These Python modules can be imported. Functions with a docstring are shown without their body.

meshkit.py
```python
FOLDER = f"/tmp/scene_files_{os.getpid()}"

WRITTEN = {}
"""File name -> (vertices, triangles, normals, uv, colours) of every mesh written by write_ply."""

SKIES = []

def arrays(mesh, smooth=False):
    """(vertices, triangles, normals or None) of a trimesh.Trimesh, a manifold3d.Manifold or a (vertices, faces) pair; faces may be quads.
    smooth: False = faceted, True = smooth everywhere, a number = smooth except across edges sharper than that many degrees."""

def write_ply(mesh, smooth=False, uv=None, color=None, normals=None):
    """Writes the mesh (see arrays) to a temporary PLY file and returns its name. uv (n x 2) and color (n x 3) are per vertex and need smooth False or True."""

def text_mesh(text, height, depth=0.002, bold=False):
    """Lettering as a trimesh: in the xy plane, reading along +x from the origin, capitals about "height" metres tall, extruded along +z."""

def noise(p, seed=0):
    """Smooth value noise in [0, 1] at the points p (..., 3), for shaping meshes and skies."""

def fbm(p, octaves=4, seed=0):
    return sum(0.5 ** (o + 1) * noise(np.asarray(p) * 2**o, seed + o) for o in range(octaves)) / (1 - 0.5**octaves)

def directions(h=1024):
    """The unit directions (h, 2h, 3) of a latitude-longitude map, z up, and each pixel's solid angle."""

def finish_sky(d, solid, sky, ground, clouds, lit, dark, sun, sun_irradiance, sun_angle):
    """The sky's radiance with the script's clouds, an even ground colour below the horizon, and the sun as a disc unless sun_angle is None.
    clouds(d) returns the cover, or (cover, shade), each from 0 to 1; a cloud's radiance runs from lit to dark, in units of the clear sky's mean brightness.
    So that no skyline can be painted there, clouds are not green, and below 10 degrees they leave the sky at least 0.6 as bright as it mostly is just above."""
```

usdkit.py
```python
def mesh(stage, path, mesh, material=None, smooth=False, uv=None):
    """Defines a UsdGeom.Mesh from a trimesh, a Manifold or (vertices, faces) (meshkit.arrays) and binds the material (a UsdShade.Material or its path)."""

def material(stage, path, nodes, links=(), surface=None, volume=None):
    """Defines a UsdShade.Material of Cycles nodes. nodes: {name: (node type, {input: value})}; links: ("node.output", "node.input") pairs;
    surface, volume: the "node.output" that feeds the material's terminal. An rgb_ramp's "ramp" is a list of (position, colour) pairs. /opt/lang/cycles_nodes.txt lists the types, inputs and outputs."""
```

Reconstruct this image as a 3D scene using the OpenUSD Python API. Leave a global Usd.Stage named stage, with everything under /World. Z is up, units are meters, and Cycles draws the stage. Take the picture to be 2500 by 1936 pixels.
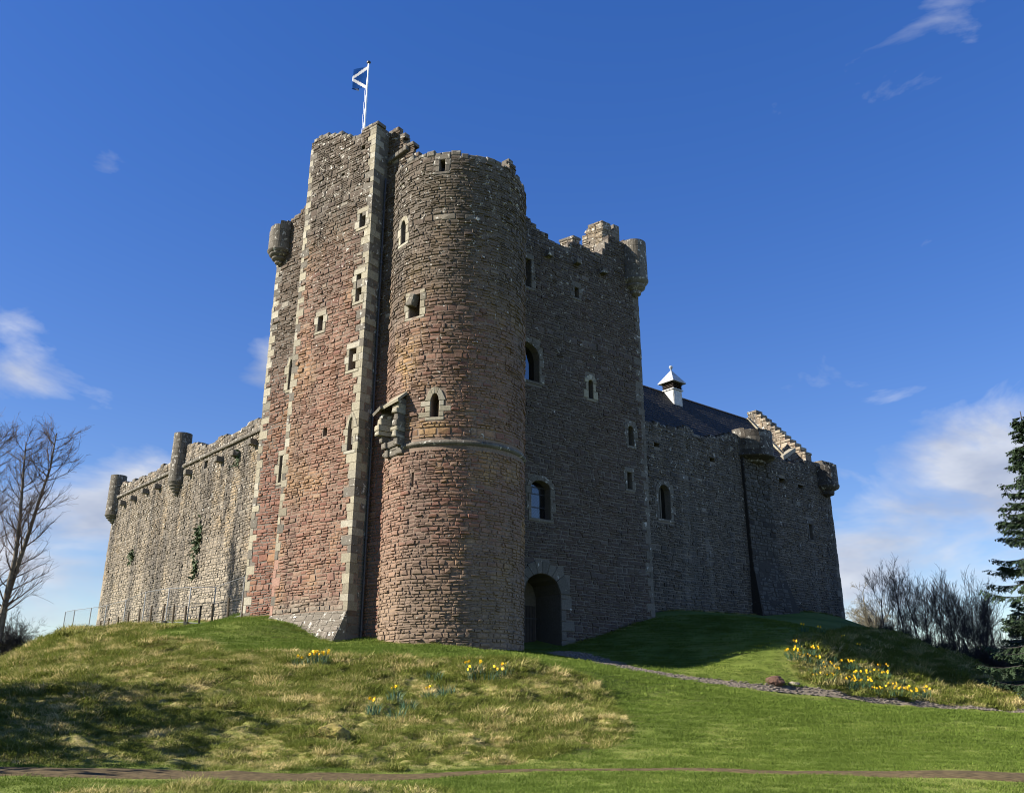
import math, random
import numpy as np, trimesh, usdkit, meshkit
from manifold3d import Manifold, CrossSection, Mesh as MMesh
from scipy.interpolate import RBFInterpolator
from pxr import Usd, UsdGeom, UsdLux, UsdShade, Sdf, Gf, Vt

# ------------------------------------------------------------------ camera, sky, sun, exposure
stage = Usd.Stage.CreateInMemory()
UsdGeom.SetStageUpAxis(stage, 'Z')
UsdGeom.Xform.Define(stage, '/World')
cam = UsdGeom.Camera.Define(stage, '/World/camera')
cam.AddTranslateOp().Set((0, 0, 0))
PITCH = 19.0
cam.AddRotateXOp().Set(90 + PITCH)
cam.CreateHorizontalApertureAttr(36.0)
cam.CreateVerticalApertureAttr(36.0 * 792 / 1024)
cam.CreateFocalLengthAttr(36.0 * 2090 / 2500)
cam.CreateClippingRangeAttr((0.1, 20000.0))
EXPOSURE = 1.45
cam.CreateExposureAttr(EXPOSURE)
SUN_EL = math.radians(31.0)
SUN_H = np.array([-0.967, -0.255]); SUN_H /= np.linalg.norm(SUN_H)
SUN = np.array([SUN_H[0] * math.cos(SUN_EL), SUN_H[1] * math.cos(SUN_EL), math.sin(SUN_EL)])
SUN_ROT = math.atan2(SUN[0], SUN[1])
SKY_STRENGTH = 0.05
sun = UsdLux.DistantLight.Define(stage, '/World/sun')
sun.CreateIntensityAttr(1.25); sun.CreateAngleAttr(0.5); sun.CreateColorAttr((1.0, 0.93, 0.82)); sun.CreateNormalizeAttr(True)
zax = Gf.Vec3d(*map(float, SUN)); rot = Gf.Rotation(Gf.Vec3d(0, 0, 1), zax)
sun.AddTransformOp().Set(Gf.Matrix4d().SetRotate(rot))
L = '/World/Looks/'
UsdGeom.Scope.Define(stage, '/World/Looks')


def mat(name, nodes, links, surface='p.BSDF'):
    return usdkit.material(stage, L + name, nodes, links, surface=surface)


CLOUDS = [(-30, 7, .26, .16, .62), (-23.5, 11.5, .13, .07, .50), (-31.8, 18.8, .065, .09, .55), (-17.0, 20.5, .04, .085, .50), (-17.2, 26, .018, .05, .34), (-11, 6, .2, .08, .5),
          (21.5, 8, .13, .10, .58), (27.5, 14, .15, .10, .56), (32, 9, .18, .13, .55), (42, 8, .2, .1, .45), (-44, 8, .2, .1, .45), (34, 45, .16, .09, .27), (36, 40.5, .10, .06, .24), (-75, 7, .2, .07, .42), (75, 6, .16, .06, .42), (150, 6, .2, .06, .42)]


def sky_material():
    n = {'s': ('sky_texture', {'sky_type': 'single_scattering', 'sun_disc': False, 'sun_elevation': SUN_EL, 'sun_rotation': SUN_ROT, 'altitude': 100.0, 'air_density': 1.0, 'aerosol_density': 0.15, 'ozone_density': 2.6}),
         'hs': ('hsv', {'hue': 0.525, 'saturation': 1.63, 'value': 1.95, 'fac': 1.0}),
         'gm': ('gamma', {'gamma': 0.68}),
         'tc': ('texture_coordinate', {}),
         'mp': ('mapping', {'mapping_type': 'point', 'scale': (1.0, 1.0, 2.2)}),
         'nz': ('noise_texture', {'scale': 6.5, 'detail': 7.0, 'roughness': 0.55, 'distortion': 0.35}),
         'xyz': ('separate_xyz', {}),
         'low': ('map_range', {'range_type': 'smoothstep', 'from_min': 0.04, 'from_max': 0.33, 'to_min': -0.04, 'to_max': -0.10, 'clamp': True}),
         'side': ('math', {'math_type': 'absolute'}),
         'sider': ('map_range', {'range_type': 'smoothstep', 'from_min': 0.05, 'from_max': 0.42, 'to_min': -0.02, 'to_max': 0.0, 'clamp': True}),
         'nc': ('math', {'math_type': 'multiply_add', 'value2': 1.5, 'value3': -.50}), 'a1': ('math', {'math_type': 'add'}), 'a2': ('math', {'math_type': 'add'}),
         'cov': ('rgb_ramp', {'ramp': [(0.0, (0, 0, 0)), (0.40, (0, 0, 0)), (0.56, (.30,) * 3), (0.78, (.88,) * 3), (1.0, (.95,) * 3)]}),
         'nz2': ('noise_texture', {'scale': 9.0, 'detail': 5.0, 'roughness': 0.5}),
         'cc': ('rgb_ramp', {'ramp': [(0.35, (3.4, 3.8, 4.8)), (0.65, (6.0, 6.2, 6.7))]}),
         'mx': ('mix_color', {'blend_type': 'mix', 'use_clamp': False}),
         'bg': ('background_shader', {'strength': SKY_STRENGTH})}
    l = [('s.color', 'gm.color'), ('gm.color', 'hs.color'), ('tc.generated', 'mp.vector'), ('mp.vector', 'nz.vector'), ('mp.vector', 'nz2.vector'), ('tc.generated', 'xyz.vector'),
         ('xyz.z', 'low.value'), ('xyz.x', 'side.value1'), ('side.value', 'sider.value'), ('nz.fac', 'nc.value1'), ('nc.value', 'a1.value1'), ('low.result', 'a1.value2'), ('a1.value', 'a2.value1'), ('sider.result', 'a2.value2'),
         ('a2.value', 'cov.fac'), ('nz2.fac', 'cc.fac'), ('cov.color', 'mx.fac'), ('hs.color', 'mx.a'), ('cc.color', 'mx.b'), ('mx.result', 'bg.color')]
    prev = 'a2.value'
    for k, (az, el, wa, we, wt) in enumerate(CLOUDS):
        a, e = math.radians(az), math.radians(el); c = (math.sin(a) * math.cos(e), math.cos(a) * math.cos(e), math.sin(e))
        # an ellipsoidal patch of cover about that bearing, broken up by the noise
        n[f'cm{k}'] = ('mapping', {'mapping_type': 'point', 'scale': (1 / wa, 1 / wa, 1 / we), 'location': (-c[0] / wa, -c[1] / wa, -c[2] / we)})
        n[f'cg{k}'] = ('gradient_texture', {'gradient_type': 'spherical'}); n[f'cw{k}'] = ('math', {'math_type': 'multiply_add', 'value2': wt})
        l += [('tc.generated', f'cm{k}.vector'), (f'cm{k}.vector', f'cg{k}.vector'), (f'cg{k}.fac', f'cw{k}.value1'), (prev, f'cw{k}.value3')]
        prev = f'cw{k}.value'
    l = [(s, t) for s, t in l if t != 'cov.fac'] + [(prev, 'cov.fac')]
    return usdkit.material(stage, L + 'sky', n, l, surface='bg.background')


dome = UsdLux.DomeLight.Define(stage, '/World/sky')
UsdShade.MaterialBindingAPI.Apply(dome.GetPrim()).Bind(sky_material())
dome.GetPrim().SetCustomDataByKey('kind', 'structure')

# ------------------------------------------------------------------ helpers
rng = np.random.default_rng(7)
names = {}


def path_for(name, parent=None):
    base = (parent.GetPath().pathString if parent is not None else '/World')
    k = (base, name); i = names.get(k, 0); names[k] = i + 1
    return f'{base}/{name}' if i == 0 else f'{base}/{name}_{i:03d}'


def data(p, **kw):
    for k, v in kw.items():
        if v:
            p.SetCustomDataByKey(k, v)
    return p


def obj(name, mesh, m, parent=None, smooth=False, **kw):
    return data(usdkit.mesh(stage, path_for(name, parent), mesh, m, smooth=smooth).GetPrim(), **kw)


def thing(name, label, category, loc=(0, 0, 0), rz=0.0, sc=1.0, group=None):
    x = UsdGeom.Xform.Define(stage, path_for(name))
    x.AddTranslateOp().Set(Gf.Vec3d(*map(float, loc))); x.AddRotateZOp().Set(float(rz))
    if sc != 1.0:
        x.AddScaleOp().Set(Gf.Vec3f(float(sc), float(sc), float(sc)))
    return data(x.GetPrim(), label=label, category=category, group=group)


def dup(proto, label, loc, rz=0.0, sc=1.0, group=None):
    cd = proto.GetCustomData()
    r = thing(proto.GetName().rstrip('0123456789_') if proto.GetName()[-3:].isdigit() else proto.GetName(), label, cd['category'], loc, rz, sc, group or cd.get('group'))
    r.GetReferences().AddInternalReference(proto.GetPath()); r.SetInstanceable(True)
    return r


def cat(meshes):
    """joins (v, f) pairs into one"""
    vs, fs, n = [], [], 0
    for v, f in meshes:
        vs.append(np.asarray(v, float)); fs.append(np.asarray(f, int) + n); n += len(v)
    return np.vstack(vs), np.vstack(fs)


def tri(m):
    me = m.to_mesh()
    return np.array(me.vert_properties[:, :3], float), np.array(me.tri_verts, int)


def lathe(profile, center, n=24, a0=0.0, a1=2 * math.pi):
    """profile: list of (r, z) from top to bottom"""
    pr = np.array(profile, float); full = abs(a1 - a0 - 2 * math.pi) < 1e-6
    th = np.linspace(a0, a1, n + 1)
    v = np.stack([np.outer(pr[:, 0], np.cos(th)) + center[0], np.outer(pr[:, 0], np.sin(th)) + center[1], np.repeat(pr[:, 1:2], n + 1, 1) + center[2]], -1).reshape(-1, 3)
    i, j = np.meshgrid(np.arange(len(pr) - 1), np.arange(n), indexing='ij')
    a = (i * (n + 1) + j).ravel(); b = a + 1; c = a + n + 1; d = c + 1
    f = np.vstack([np.stack([a, c, b], 1), np.stack([b, c, d], 1)])
    return v, f


BOXF = np.array([[0, 2, 1], [0, 3, 2], [4, 5, 6], [4, 6, 7], [0, 1, 5], [0, 5, 4], [1, 2, 6], [1, 6, 5], [2, 3, 7], [2, 7, 6], [3, 0, 4], [3, 4, 7]])


def prism(plan, z0, z1):
    """plan: counter-clockwise list of 4 (x, y)"""
    p = np.array(plan, float)
    return np.vstack([np.c_[p, np.full(4, z0)], np.c_[p, np.full(4, z1)]]), BOXF


def tube(pts, rad, sides=6):
    p = np.asarray(pts, float); rad = np.broadcast_to(rad, (len(p),))
    t = np.gradient(p, axis=0); t /= np.linalg.norm(t, axis=1, keepdims=True) + 1e-12
    up = np.where(np.abs(t[:, 2:]) < 0.9, [[0, 0, 1.0]], [[1.0, 0, 0]])
    a = np.cross(t, up); a /= np.linalg.norm(a, axis=1, keepdims=True) + 1e-12; b = np.cross(t, a)
    ang = np.arange(sides) * 2 * math.pi / sides
    v = p[:, None] + rad[:, None, None] * (np.cos(ang)[None, :, None] * a[:, None] + np.sin(ang)[None, :, None] * b[:, None])
    i, j = np.meshgrid(np.arange(len(p) - 1), np.arange(sides), indexing='ij')
    q = np.stack([i * sides + j, i * sides + (j + 1) % sides, (i + 1) * sides + (j + 1) % sides, (i + 1) * sides + j], -1).reshape(-1, 4)
    return v.reshape(-1, 3), np.vstack([q[:, [0, 1, 2]], q[:, [0, 2, 3]]])


# ---- the survey of the photograph: a pixel (in a 2184 wide copy) gives a direction from the eye
CP, SP = math.cos(math.radians(PITCH)), math.sin(math.radians(PITCH))
K = 2500 / 2184


def ray(x, y):
    xr = (x * K - 1250) / 2090; yr = (968 - y * K) / 2090
    return np.array([xr, CP - yr * SP, SP + yr * CP])


def at(x, y, dist):
    d = ray(x, y)
    return d * dist / math.hypot(d[0], d[1])


def crop(ox, oy, sc, pts):
    """points measured in an enlarged crop of the full photograph -> 2184 wide coordinates"""
    return [((ox + a / sc) / K, (oy + b / sc) / K) for a, b in pts]


class Plane:
    def __init__(self, p, az):
        self.p = np.array(p, float); a = math.radians(az)
        self.u = np.array([math.sin(a), math.cos(a)])          # along the wall
        n = np.array([self.u[1], -self.u[0]])
        self.n = n if np.dot(n, -self.p) > 0 else -n             # outward, towards the viewer's side

    def map(self, s, z, d):
        s, z, d = np.broadcast_arrays(np.asarray(s, float), np.asarray(z, float), np.asarray(d, float))
        return np.stack([self.p[0] + s * self.u[0] + d * self.n[0], self.p[1] + s * self.u[1] + d * self.n[1], z], -1)

    def px(self, x, y, d=0.0):
        r = ray(x, y); o = self.p + self.n * d
        t = np.dot(o, self.n) / np.dot(r[:2], self.n)
        h = r * t
        return float(np.dot(h[:2] - self.p, self.u)), float(h[2])


class Cyl:
    def __init__(self, c, r0, r1, z0, z1):
        self.c = np.array(c, float); self.r0, self.r1, self.z0, self.z1 = r0, r1, z0, z1

    def R(self, z):
        return self.r0 + (self.r1 - self.r0) * (np.asarray(z) - self.z0) / (self.z1 - self.z0)

    def map(self, s, z, d):
        s, z, d = np.broadcast_arrays(np.asarray(s, float), np.asarray(z, float), np.asarray(d, float))
        th = s / self.r0; r = self.R(z) + d
        return np.stack([self.c[0] + np.sin(th) * r, self.c[1] - np.cos(th) * r, z], -1)

    def px(self, x, y, d=0.0):
        r = ray(x, y); zz = 10.0
        for _ in range(6):
            R = float(self.R(zz)) + d
            a = r[0] ** 2 + r[1] ** 2; b = -2 * np.dot(r[:2], self.c); c = np.dot(self.c, self.c) - R * R
            t = (-b - math.sqrt(max(b * b - 4 * a * c, 0))) / (2 * a); h = r * t; zz = h[2]
        return float(math.atan2(h[0] - self.c[0], -(h[1] - self.c[1])) * self.r0), float(h[2])


def cutter(face, poly, d0, d1):
    """a solid: polygon in the wall's (s, z), from depth d0 to d1 (outward positive)"""
    p = np.array(poly, float)
    area = 0.5 * np.sum(p[:, 0] * np.roll(p[:, 1], -1) - np.roll(p[:, 0], -1) * p[:, 1])
    if area < 0:
        p = p[::-1]
    if isinstance(face, Cyl):
        m = p[:, 0].mean(); o = face.map(m, 0, 0); c = face.map(m, 0, 1.0) - o
        u = np.array([-c[1], c[0]]); w = np.array([c[0], c[1]]); o = o[:2] - u * m
    else:
        u, w, o = face.u, face.n, face.p
    m = Manifold.extrude(CrossSection([p.tolist()]), d1 - d0)
    # (s, z, d) -> world;  keep the orientation right handed
    M = np.array([[u[0], 0, w[0], o[0] + w[0] * d0], [u[1], 0, w[1], o[1] + w[1] * d0], [0, 1, 0, 0]])
    if np.linalg.det(M[:, :3]) < 0:
        pass
    return m.transform(M)


def plan_solid(poly, z0, z1):
    p = np.array(poly, float)
    if 0.5 * np.sum(p[:, 0] * np.roll(p[:, 1], -1) - np.roll(p[:, 0], -1) * p[:, 1]) < 0:
        p = p[::-1]
    return Manifold.extrude(CrossSection([p.tolist()]), z1 - z0).translate([0, 0, z0])


def ragged(pts, rg, step=0.42, amp=0.16):
    """a broken wall head through the points (s, z): little steps of single stones"""
    p = np.array(sorted(pts)); s = p[0, 0]; out = []
    while s < p[-1, 0]:
        e = min(s + step * rg.uniform(.6, 1.5), p[-1, 0])
        if p[-1, 0] - e < .12:
            e = p[-1, 0]
        z = float(np.interp((s + e) / 2, p[:, 0], p[:, 1])) + rg.uniform(-amp, amp * .6)
        out += [(s, z), (e, z)]; s = e
    return out


def head_cut(face, prof, d0=-1.6, d1=0.7, zmax=60, ext=(0, 0)):
    """all that stands above the broken wall head"""
    a, b = prof[0], prof[-1]
    poly = [(a[0] - ext[0], a[1])] + list(prof) + [(b[0] + ext[1], b[1]), (b[0] + ext[1], zmax), (a[0] - ext[0], zmax)]
    q = [poly[0]]
    for k in poly[1:]:
        if abs(k[0] - q[-1][0]) > 1e-6 or abs(k[1] - q[-1][1]) > 1e-6:
            q.append(k)
    return cutter(face, q, d0, d1)


# ---- rubble masonry: every stone a block of its own with chamfered, bulging face
SF = []
for k in range(4):
    j = (k + 1) % 4
    SF += [[k, j, 4 + j], [k, 4 + j, 4 + k], [4 + k, 4 + j, 8]]
SF = np.array(SF)


def masonry(face, s0, s1, zlo, ztop, holes, rg, course=(.11, .235), length=(.18, .6), proud=(.006, .055), split=.3, warp=.16, joint=.010):
    """returns vertices (n, 9, 3), and the stones' width * height"""
    zt = ztop if callable(ztop) else (lambda s: ztop)
    smp = np.linspace(s0, s1, 60); zmax = max(float(zt(s)) for s in smp)
    Q = []
    H = np.array(holes, float).reshape(-1, 4)
    z = zlo
    while z < zmax:
        h = rg.uniform(*course) * (rg.uniform(1.3, 1.75) if rg.random() < .14 else 1.0); za, zb = z, z + h; z = zb
        blk = []
        if len(H):
            near = H[(H[:, 2] < zb - .25 * h) & (H[:, 3] > za + .25 * h)]
            blk = sorted((a, b) for a, b in near[:, :2])
        free, c = [], s0
        for a, b in blk:
            if a > c:
                free.append((c, min(a, s1)))
            c = max(c, b)
        if c < s1:
            free.append((c, s1))
        for a, b in free:
            s = a
            while s < b - .03:
                w = rg.uniform(*length) * (h / .24) ** .5
                e = s + w
                if b - e < .16:
                    e = b
                top = float(zt(.5 * (s + e)))
                if za < top - .08:
                    zb2 = min(zb, top)
                    if rg.random() < split and zb2 - za > .17:
                        k = 2 if (zb2 - za) < .27 or rg.random() < .7 else 3
                        cuts = np.sort(np.r_[za, zb2, [za + (zb2 - za) * (i + rg.uniform(-.15, .15)) / k for i in range(1, k)]])
                        for q0, q1 in zip(cuts[:-1], cuts[1:]):
                            m = s + (e - s) * rg.uniform(.3, .7) if (e - s) > .7 and rg.random() < .5 else None
                            if m:
                                Q += [(s, m, q0, q1), (m, e, q0, q1)]
                            else:
                                Q.append((s, e, q0, q1))
                    else:
                        Q.append((s, e, za, zb2))
                s = e
    Q = np.array(Q)
    n = len(Q); w, h = Q[:, 1] - Q[:, 0], Q[:, 3] - Q[:, 2]
    jt = np.minimum(joint, .12 * np.minimum(w, h))
    sx = np.stack([Q[:, 0] + jt, Q[:, 1] - jt, Q[:, 1] - jt, Q[:, 0] + jt], 1); sz = np.stack([Q[:, 2] + jt, Q[:, 2] + jt, Q[:, 3] - jt, Q[:, 3] - jt], 1)
    sx += rg.uniform(-1, 1, (n, 4)) * .12 * np.minimum(w, .35)[:, None]; sz += rg.uniform(-1, 1, (n, 4)) * .15 * h[:, None]
    cx, cz = sx.mean(1), sz.mean(1)
    ins = np.minimum(.035 / np.minimum(w, h), .2)[:, None] * rg.uniform(.7, 1.4, (n, 4))
    tx = cx[:, None] + (sx - cx[:, None]) * (1 - ins * 1.6 * np.minimum(1, h / w)[:, None]); tz = cz[:, None] + (sz - cz[:, None]) * (1 - ins * 1.6)
    pr = rg.uniform(*proud, n) ; pr = np.where(rg.random(n) < .08, pr * 1.6, pr)
    tilt = pr[:, None] + rg.uniform(-.012, .012, (n, 4))
    d = np.c_[np.full((n, 4), -.02), tilt, pr + rg.uniform(.0, .018, n)]
    S = np.c_[sx, tx, cx + rg.uniform(-.2, .2, n) * w]; Z = np.c_[sz, tz, cz + rg.uniform(-.2, .2, n) * h]
    nz = meshkit.noise(np.stack([S * .35, Z * .5, np.full_like(S, 3.3)], -1), 5) - .5
    Z = Z + warp * nz
    return face.map(S, Z, d), w * h


def stones(parent, V, area, m, keep=120, name='stone', smooth=False):
    """the stones that show largest become parts of their own, the rest one part"""
    c = V[:, 8]; show = area / (c ** 2).sum(1)
    # facing the viewer only
    nrm = np.cross(V[:, 5] - V[:, 4], V[:, 7] - V[:, 4]); nrm *= np.sign((nrm * (V[:, 8] - V[:, :4].mean(1))).sum(1))[:, None]
    nrm /= np.linalg.norm(nrm, axis=1, keepdims=True) + 1e-9
    cosv = -(nrm * c).sum(1) / np.linalg.norm(c, axis=1); show = show * np.clip(cosv, 0, 1)
    order = np.argsort(-show); big, rest = order[:keep], order[keep:]
    for i in big:
        obj(name, (V[i], SF), m, parent)
    n = len(rest)
    if n:
        obj('rubble_masonry', (V[rest].reshape(-1, 3), (SF[None] + 9 * np.arange(n)[:, None, None]).reshape(-1, 3)), m, parent, kind='stuff')


def dressed(face, s0, s1, z0, z1, d1=.035, d0=-.06, j=.010, ch=.018):
    """one dressed block lying in the wall face, edges chamfered"""
    a = [(s0 + j, z0 + j), (s1 - j, z0 + j), (s1 - j, z1 - j), (s0 + j, z1 - j)]
    return dressed_poly(face, a, d1, d0, ch)


def dressed_poly(face, pts, d1=.035, d0=-.06, ch=.018):
    p = np.array(pts, float); n = len(p)
    if 0.5 * np.sum(p[:, 0] * np.roll(p[:, 1], -1) - np.roll(p[:, 0], -1) * p[:, 1]) < 0:
        p = p[::-1]
    c = p.mean(0); q = c + (p - c) * np.maximum(0.5, 1 - ch / (np.abs(p - c) + 1e-6))
    v = np.vstack([face.map(p[:, 0], p[:, 1], d0), face.map(p[:, 0], p[:, 1], d1 - ch * .7), face.map(q[:, 0], q[:, 1], d1)])
    f = []
    for k in range(n):
        j = (k + 1) % n
        f += [[k, j, n + j], [k, n + j, n + k], [n + k, n + j, 2 * n + j], [n + k, 2 * n + j, 2 * n + k]]
    f += [[2 * n, 2 * n + k, 2 * n + k + 1] for k in range(1, n - 1)]
    return v, np.array(f)


def quoins(parent, corner, uA, nA, uB, nB, z0, z1, m, rg, name='quoin', hh=(.30, .46), long=.52, short=.26, e=.03):
    """alternating corner blocks. Returns the blocks as (z0, z1, length on A, length on B)"""
    z, k, out = z0, 0, []
    # the outer corner, proud of both faces by e
    M = np.array([nA, nB]); off = np.linalg.solve(M, [e, e])
    Kp = np.array(corner) + off
    while z < z1 - .12:
        h = min(rg.uniform(*hh), z1 - z)
        la = (long if k % 2 else short) * rg.uniform(.62, 1.3); lb = (short if k % 2 else long) * rg.uniform(.7, 1.25)
        ee = rg.uniform(.3, 1.1)
        Kp = np.array(corner) + off * ee
        mm = m if rg.random() < .78 else M_DRSD
        plan = [Kp, Kp + uA * la, Kp + uA * la + uB * lb * .9, Kp + uB * lb]
        pl = np.array(plan)
        if 0.5 * np.sum(pl[:, 0] * np.roll(pl[:, 1], -1) - np.roll(pl[:, 0], -1) * pl[:, 1]) < 0:
            plan = plan[::-1]
        obj(name, prism(plan, z + rg.uniform(.004, .014), z + h - rg.uniform(.004, .014)), mm, parent)
        out.append((z, z + h, la, lb)); z += h; k += 1
    return out


def surround(parent, face, o, m, rg, name='dressed_stone', head='flat', lo=.34, sh=.2, ht=.3, hs=None, d1=.035):
    """dressed stones round an opening (s0, s1, z0, z1); returns the holes they take up in the rubble"""
    s0, s1, z0, z1 = o; taken = [(s0, s1, z0, z1)]
    if not hs:
        hs = max(1, int(round((z1 - z0) / .42)))
    zs = np.linspace(z0, z1, hs + 1)
    for side in (0, 1):
        k = rg.integers(2)
        for a, b in zip(zs[:-1], zs[1:]):
            w = (lo if k % 2 else sh) * rg.uniform(.85, 1.15); k += 1
            r = (s0 - w, s0) if side == 0 else (s1, s1 + w)
            obj(name, dressed(face, r[0], r[1], a, b, d1), m, parent); taken.append((r[0], r[1], a, b))
    r = (s0 - sh * 1.1, s1 + sh * 1.1, z0 - ht * .55, z0); obj(name, dressed(face, *r, d1 + .01), m, parent); taken.append(r)
    if head == 'flat':
        r = (s0 - sh * 1.1, s1 + sh * 1.1, z1, z1 + ht); obj(name, dressed(face, *r, d1), m, parent); taken.append(r)
    return taken


def arch_pts(s0, s1, zs, kind='pointed', n=8, rise=None):
    """points of an arch from (s0, zs) over to (s1, zs)"""
    w = s1 - s0; mid = (s0 + s1) / 2
    rise = rise or (w * .866 if kind == 'pointed' else w / 2)
    t = np.linspace(0, 1, n + 1)
    if kind == 'round':
        a = np.pi * (1 - t); return [(mid + w / 2 * math.cos(x), zs + rise * math.sin(x)) for x in a]
    L_ = [(s0 + w / 2 * x, zs + rise * math.sqrt(max(0, 1 - (1 - x) ** 1.9))) for x in t]
    R_ = [(s1 - w / 2 * x, zs + rise * math.sqrt(max(0, 1 - (1 - x) ** 1.9))) for x in t[::-1][1:]]
    return L_ + R_


def voussoirs(parent, face, arc, thick, m, rg, name='arch_stone', per=2, d1=.045):
    p = np.array(arc); c = np.array([p[:, 0].mean(), p[:, 1].min()])
    taken = []
    for k in range(0, len(p) - 1, per):
        a = p[k:min(k + per, len(p) - 1) + 1]
        o = a - c; o = o / np.linalg.norm(o, axis=1, keepdims=True); t = thick * rg.uniform(.85, 1.2)
        q = np.vstack([a, (a + o * t)[::-1]]); q = q.mean(0) + (q - q.mean(0)) * .97
        obj(name, dressed_poly(face, q, d1), m, parent)
        taken.append((q[:, 0].min(), q[:, 0].max(), q[:, 1].min(), q[:, 1].max()))
    return taken


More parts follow.
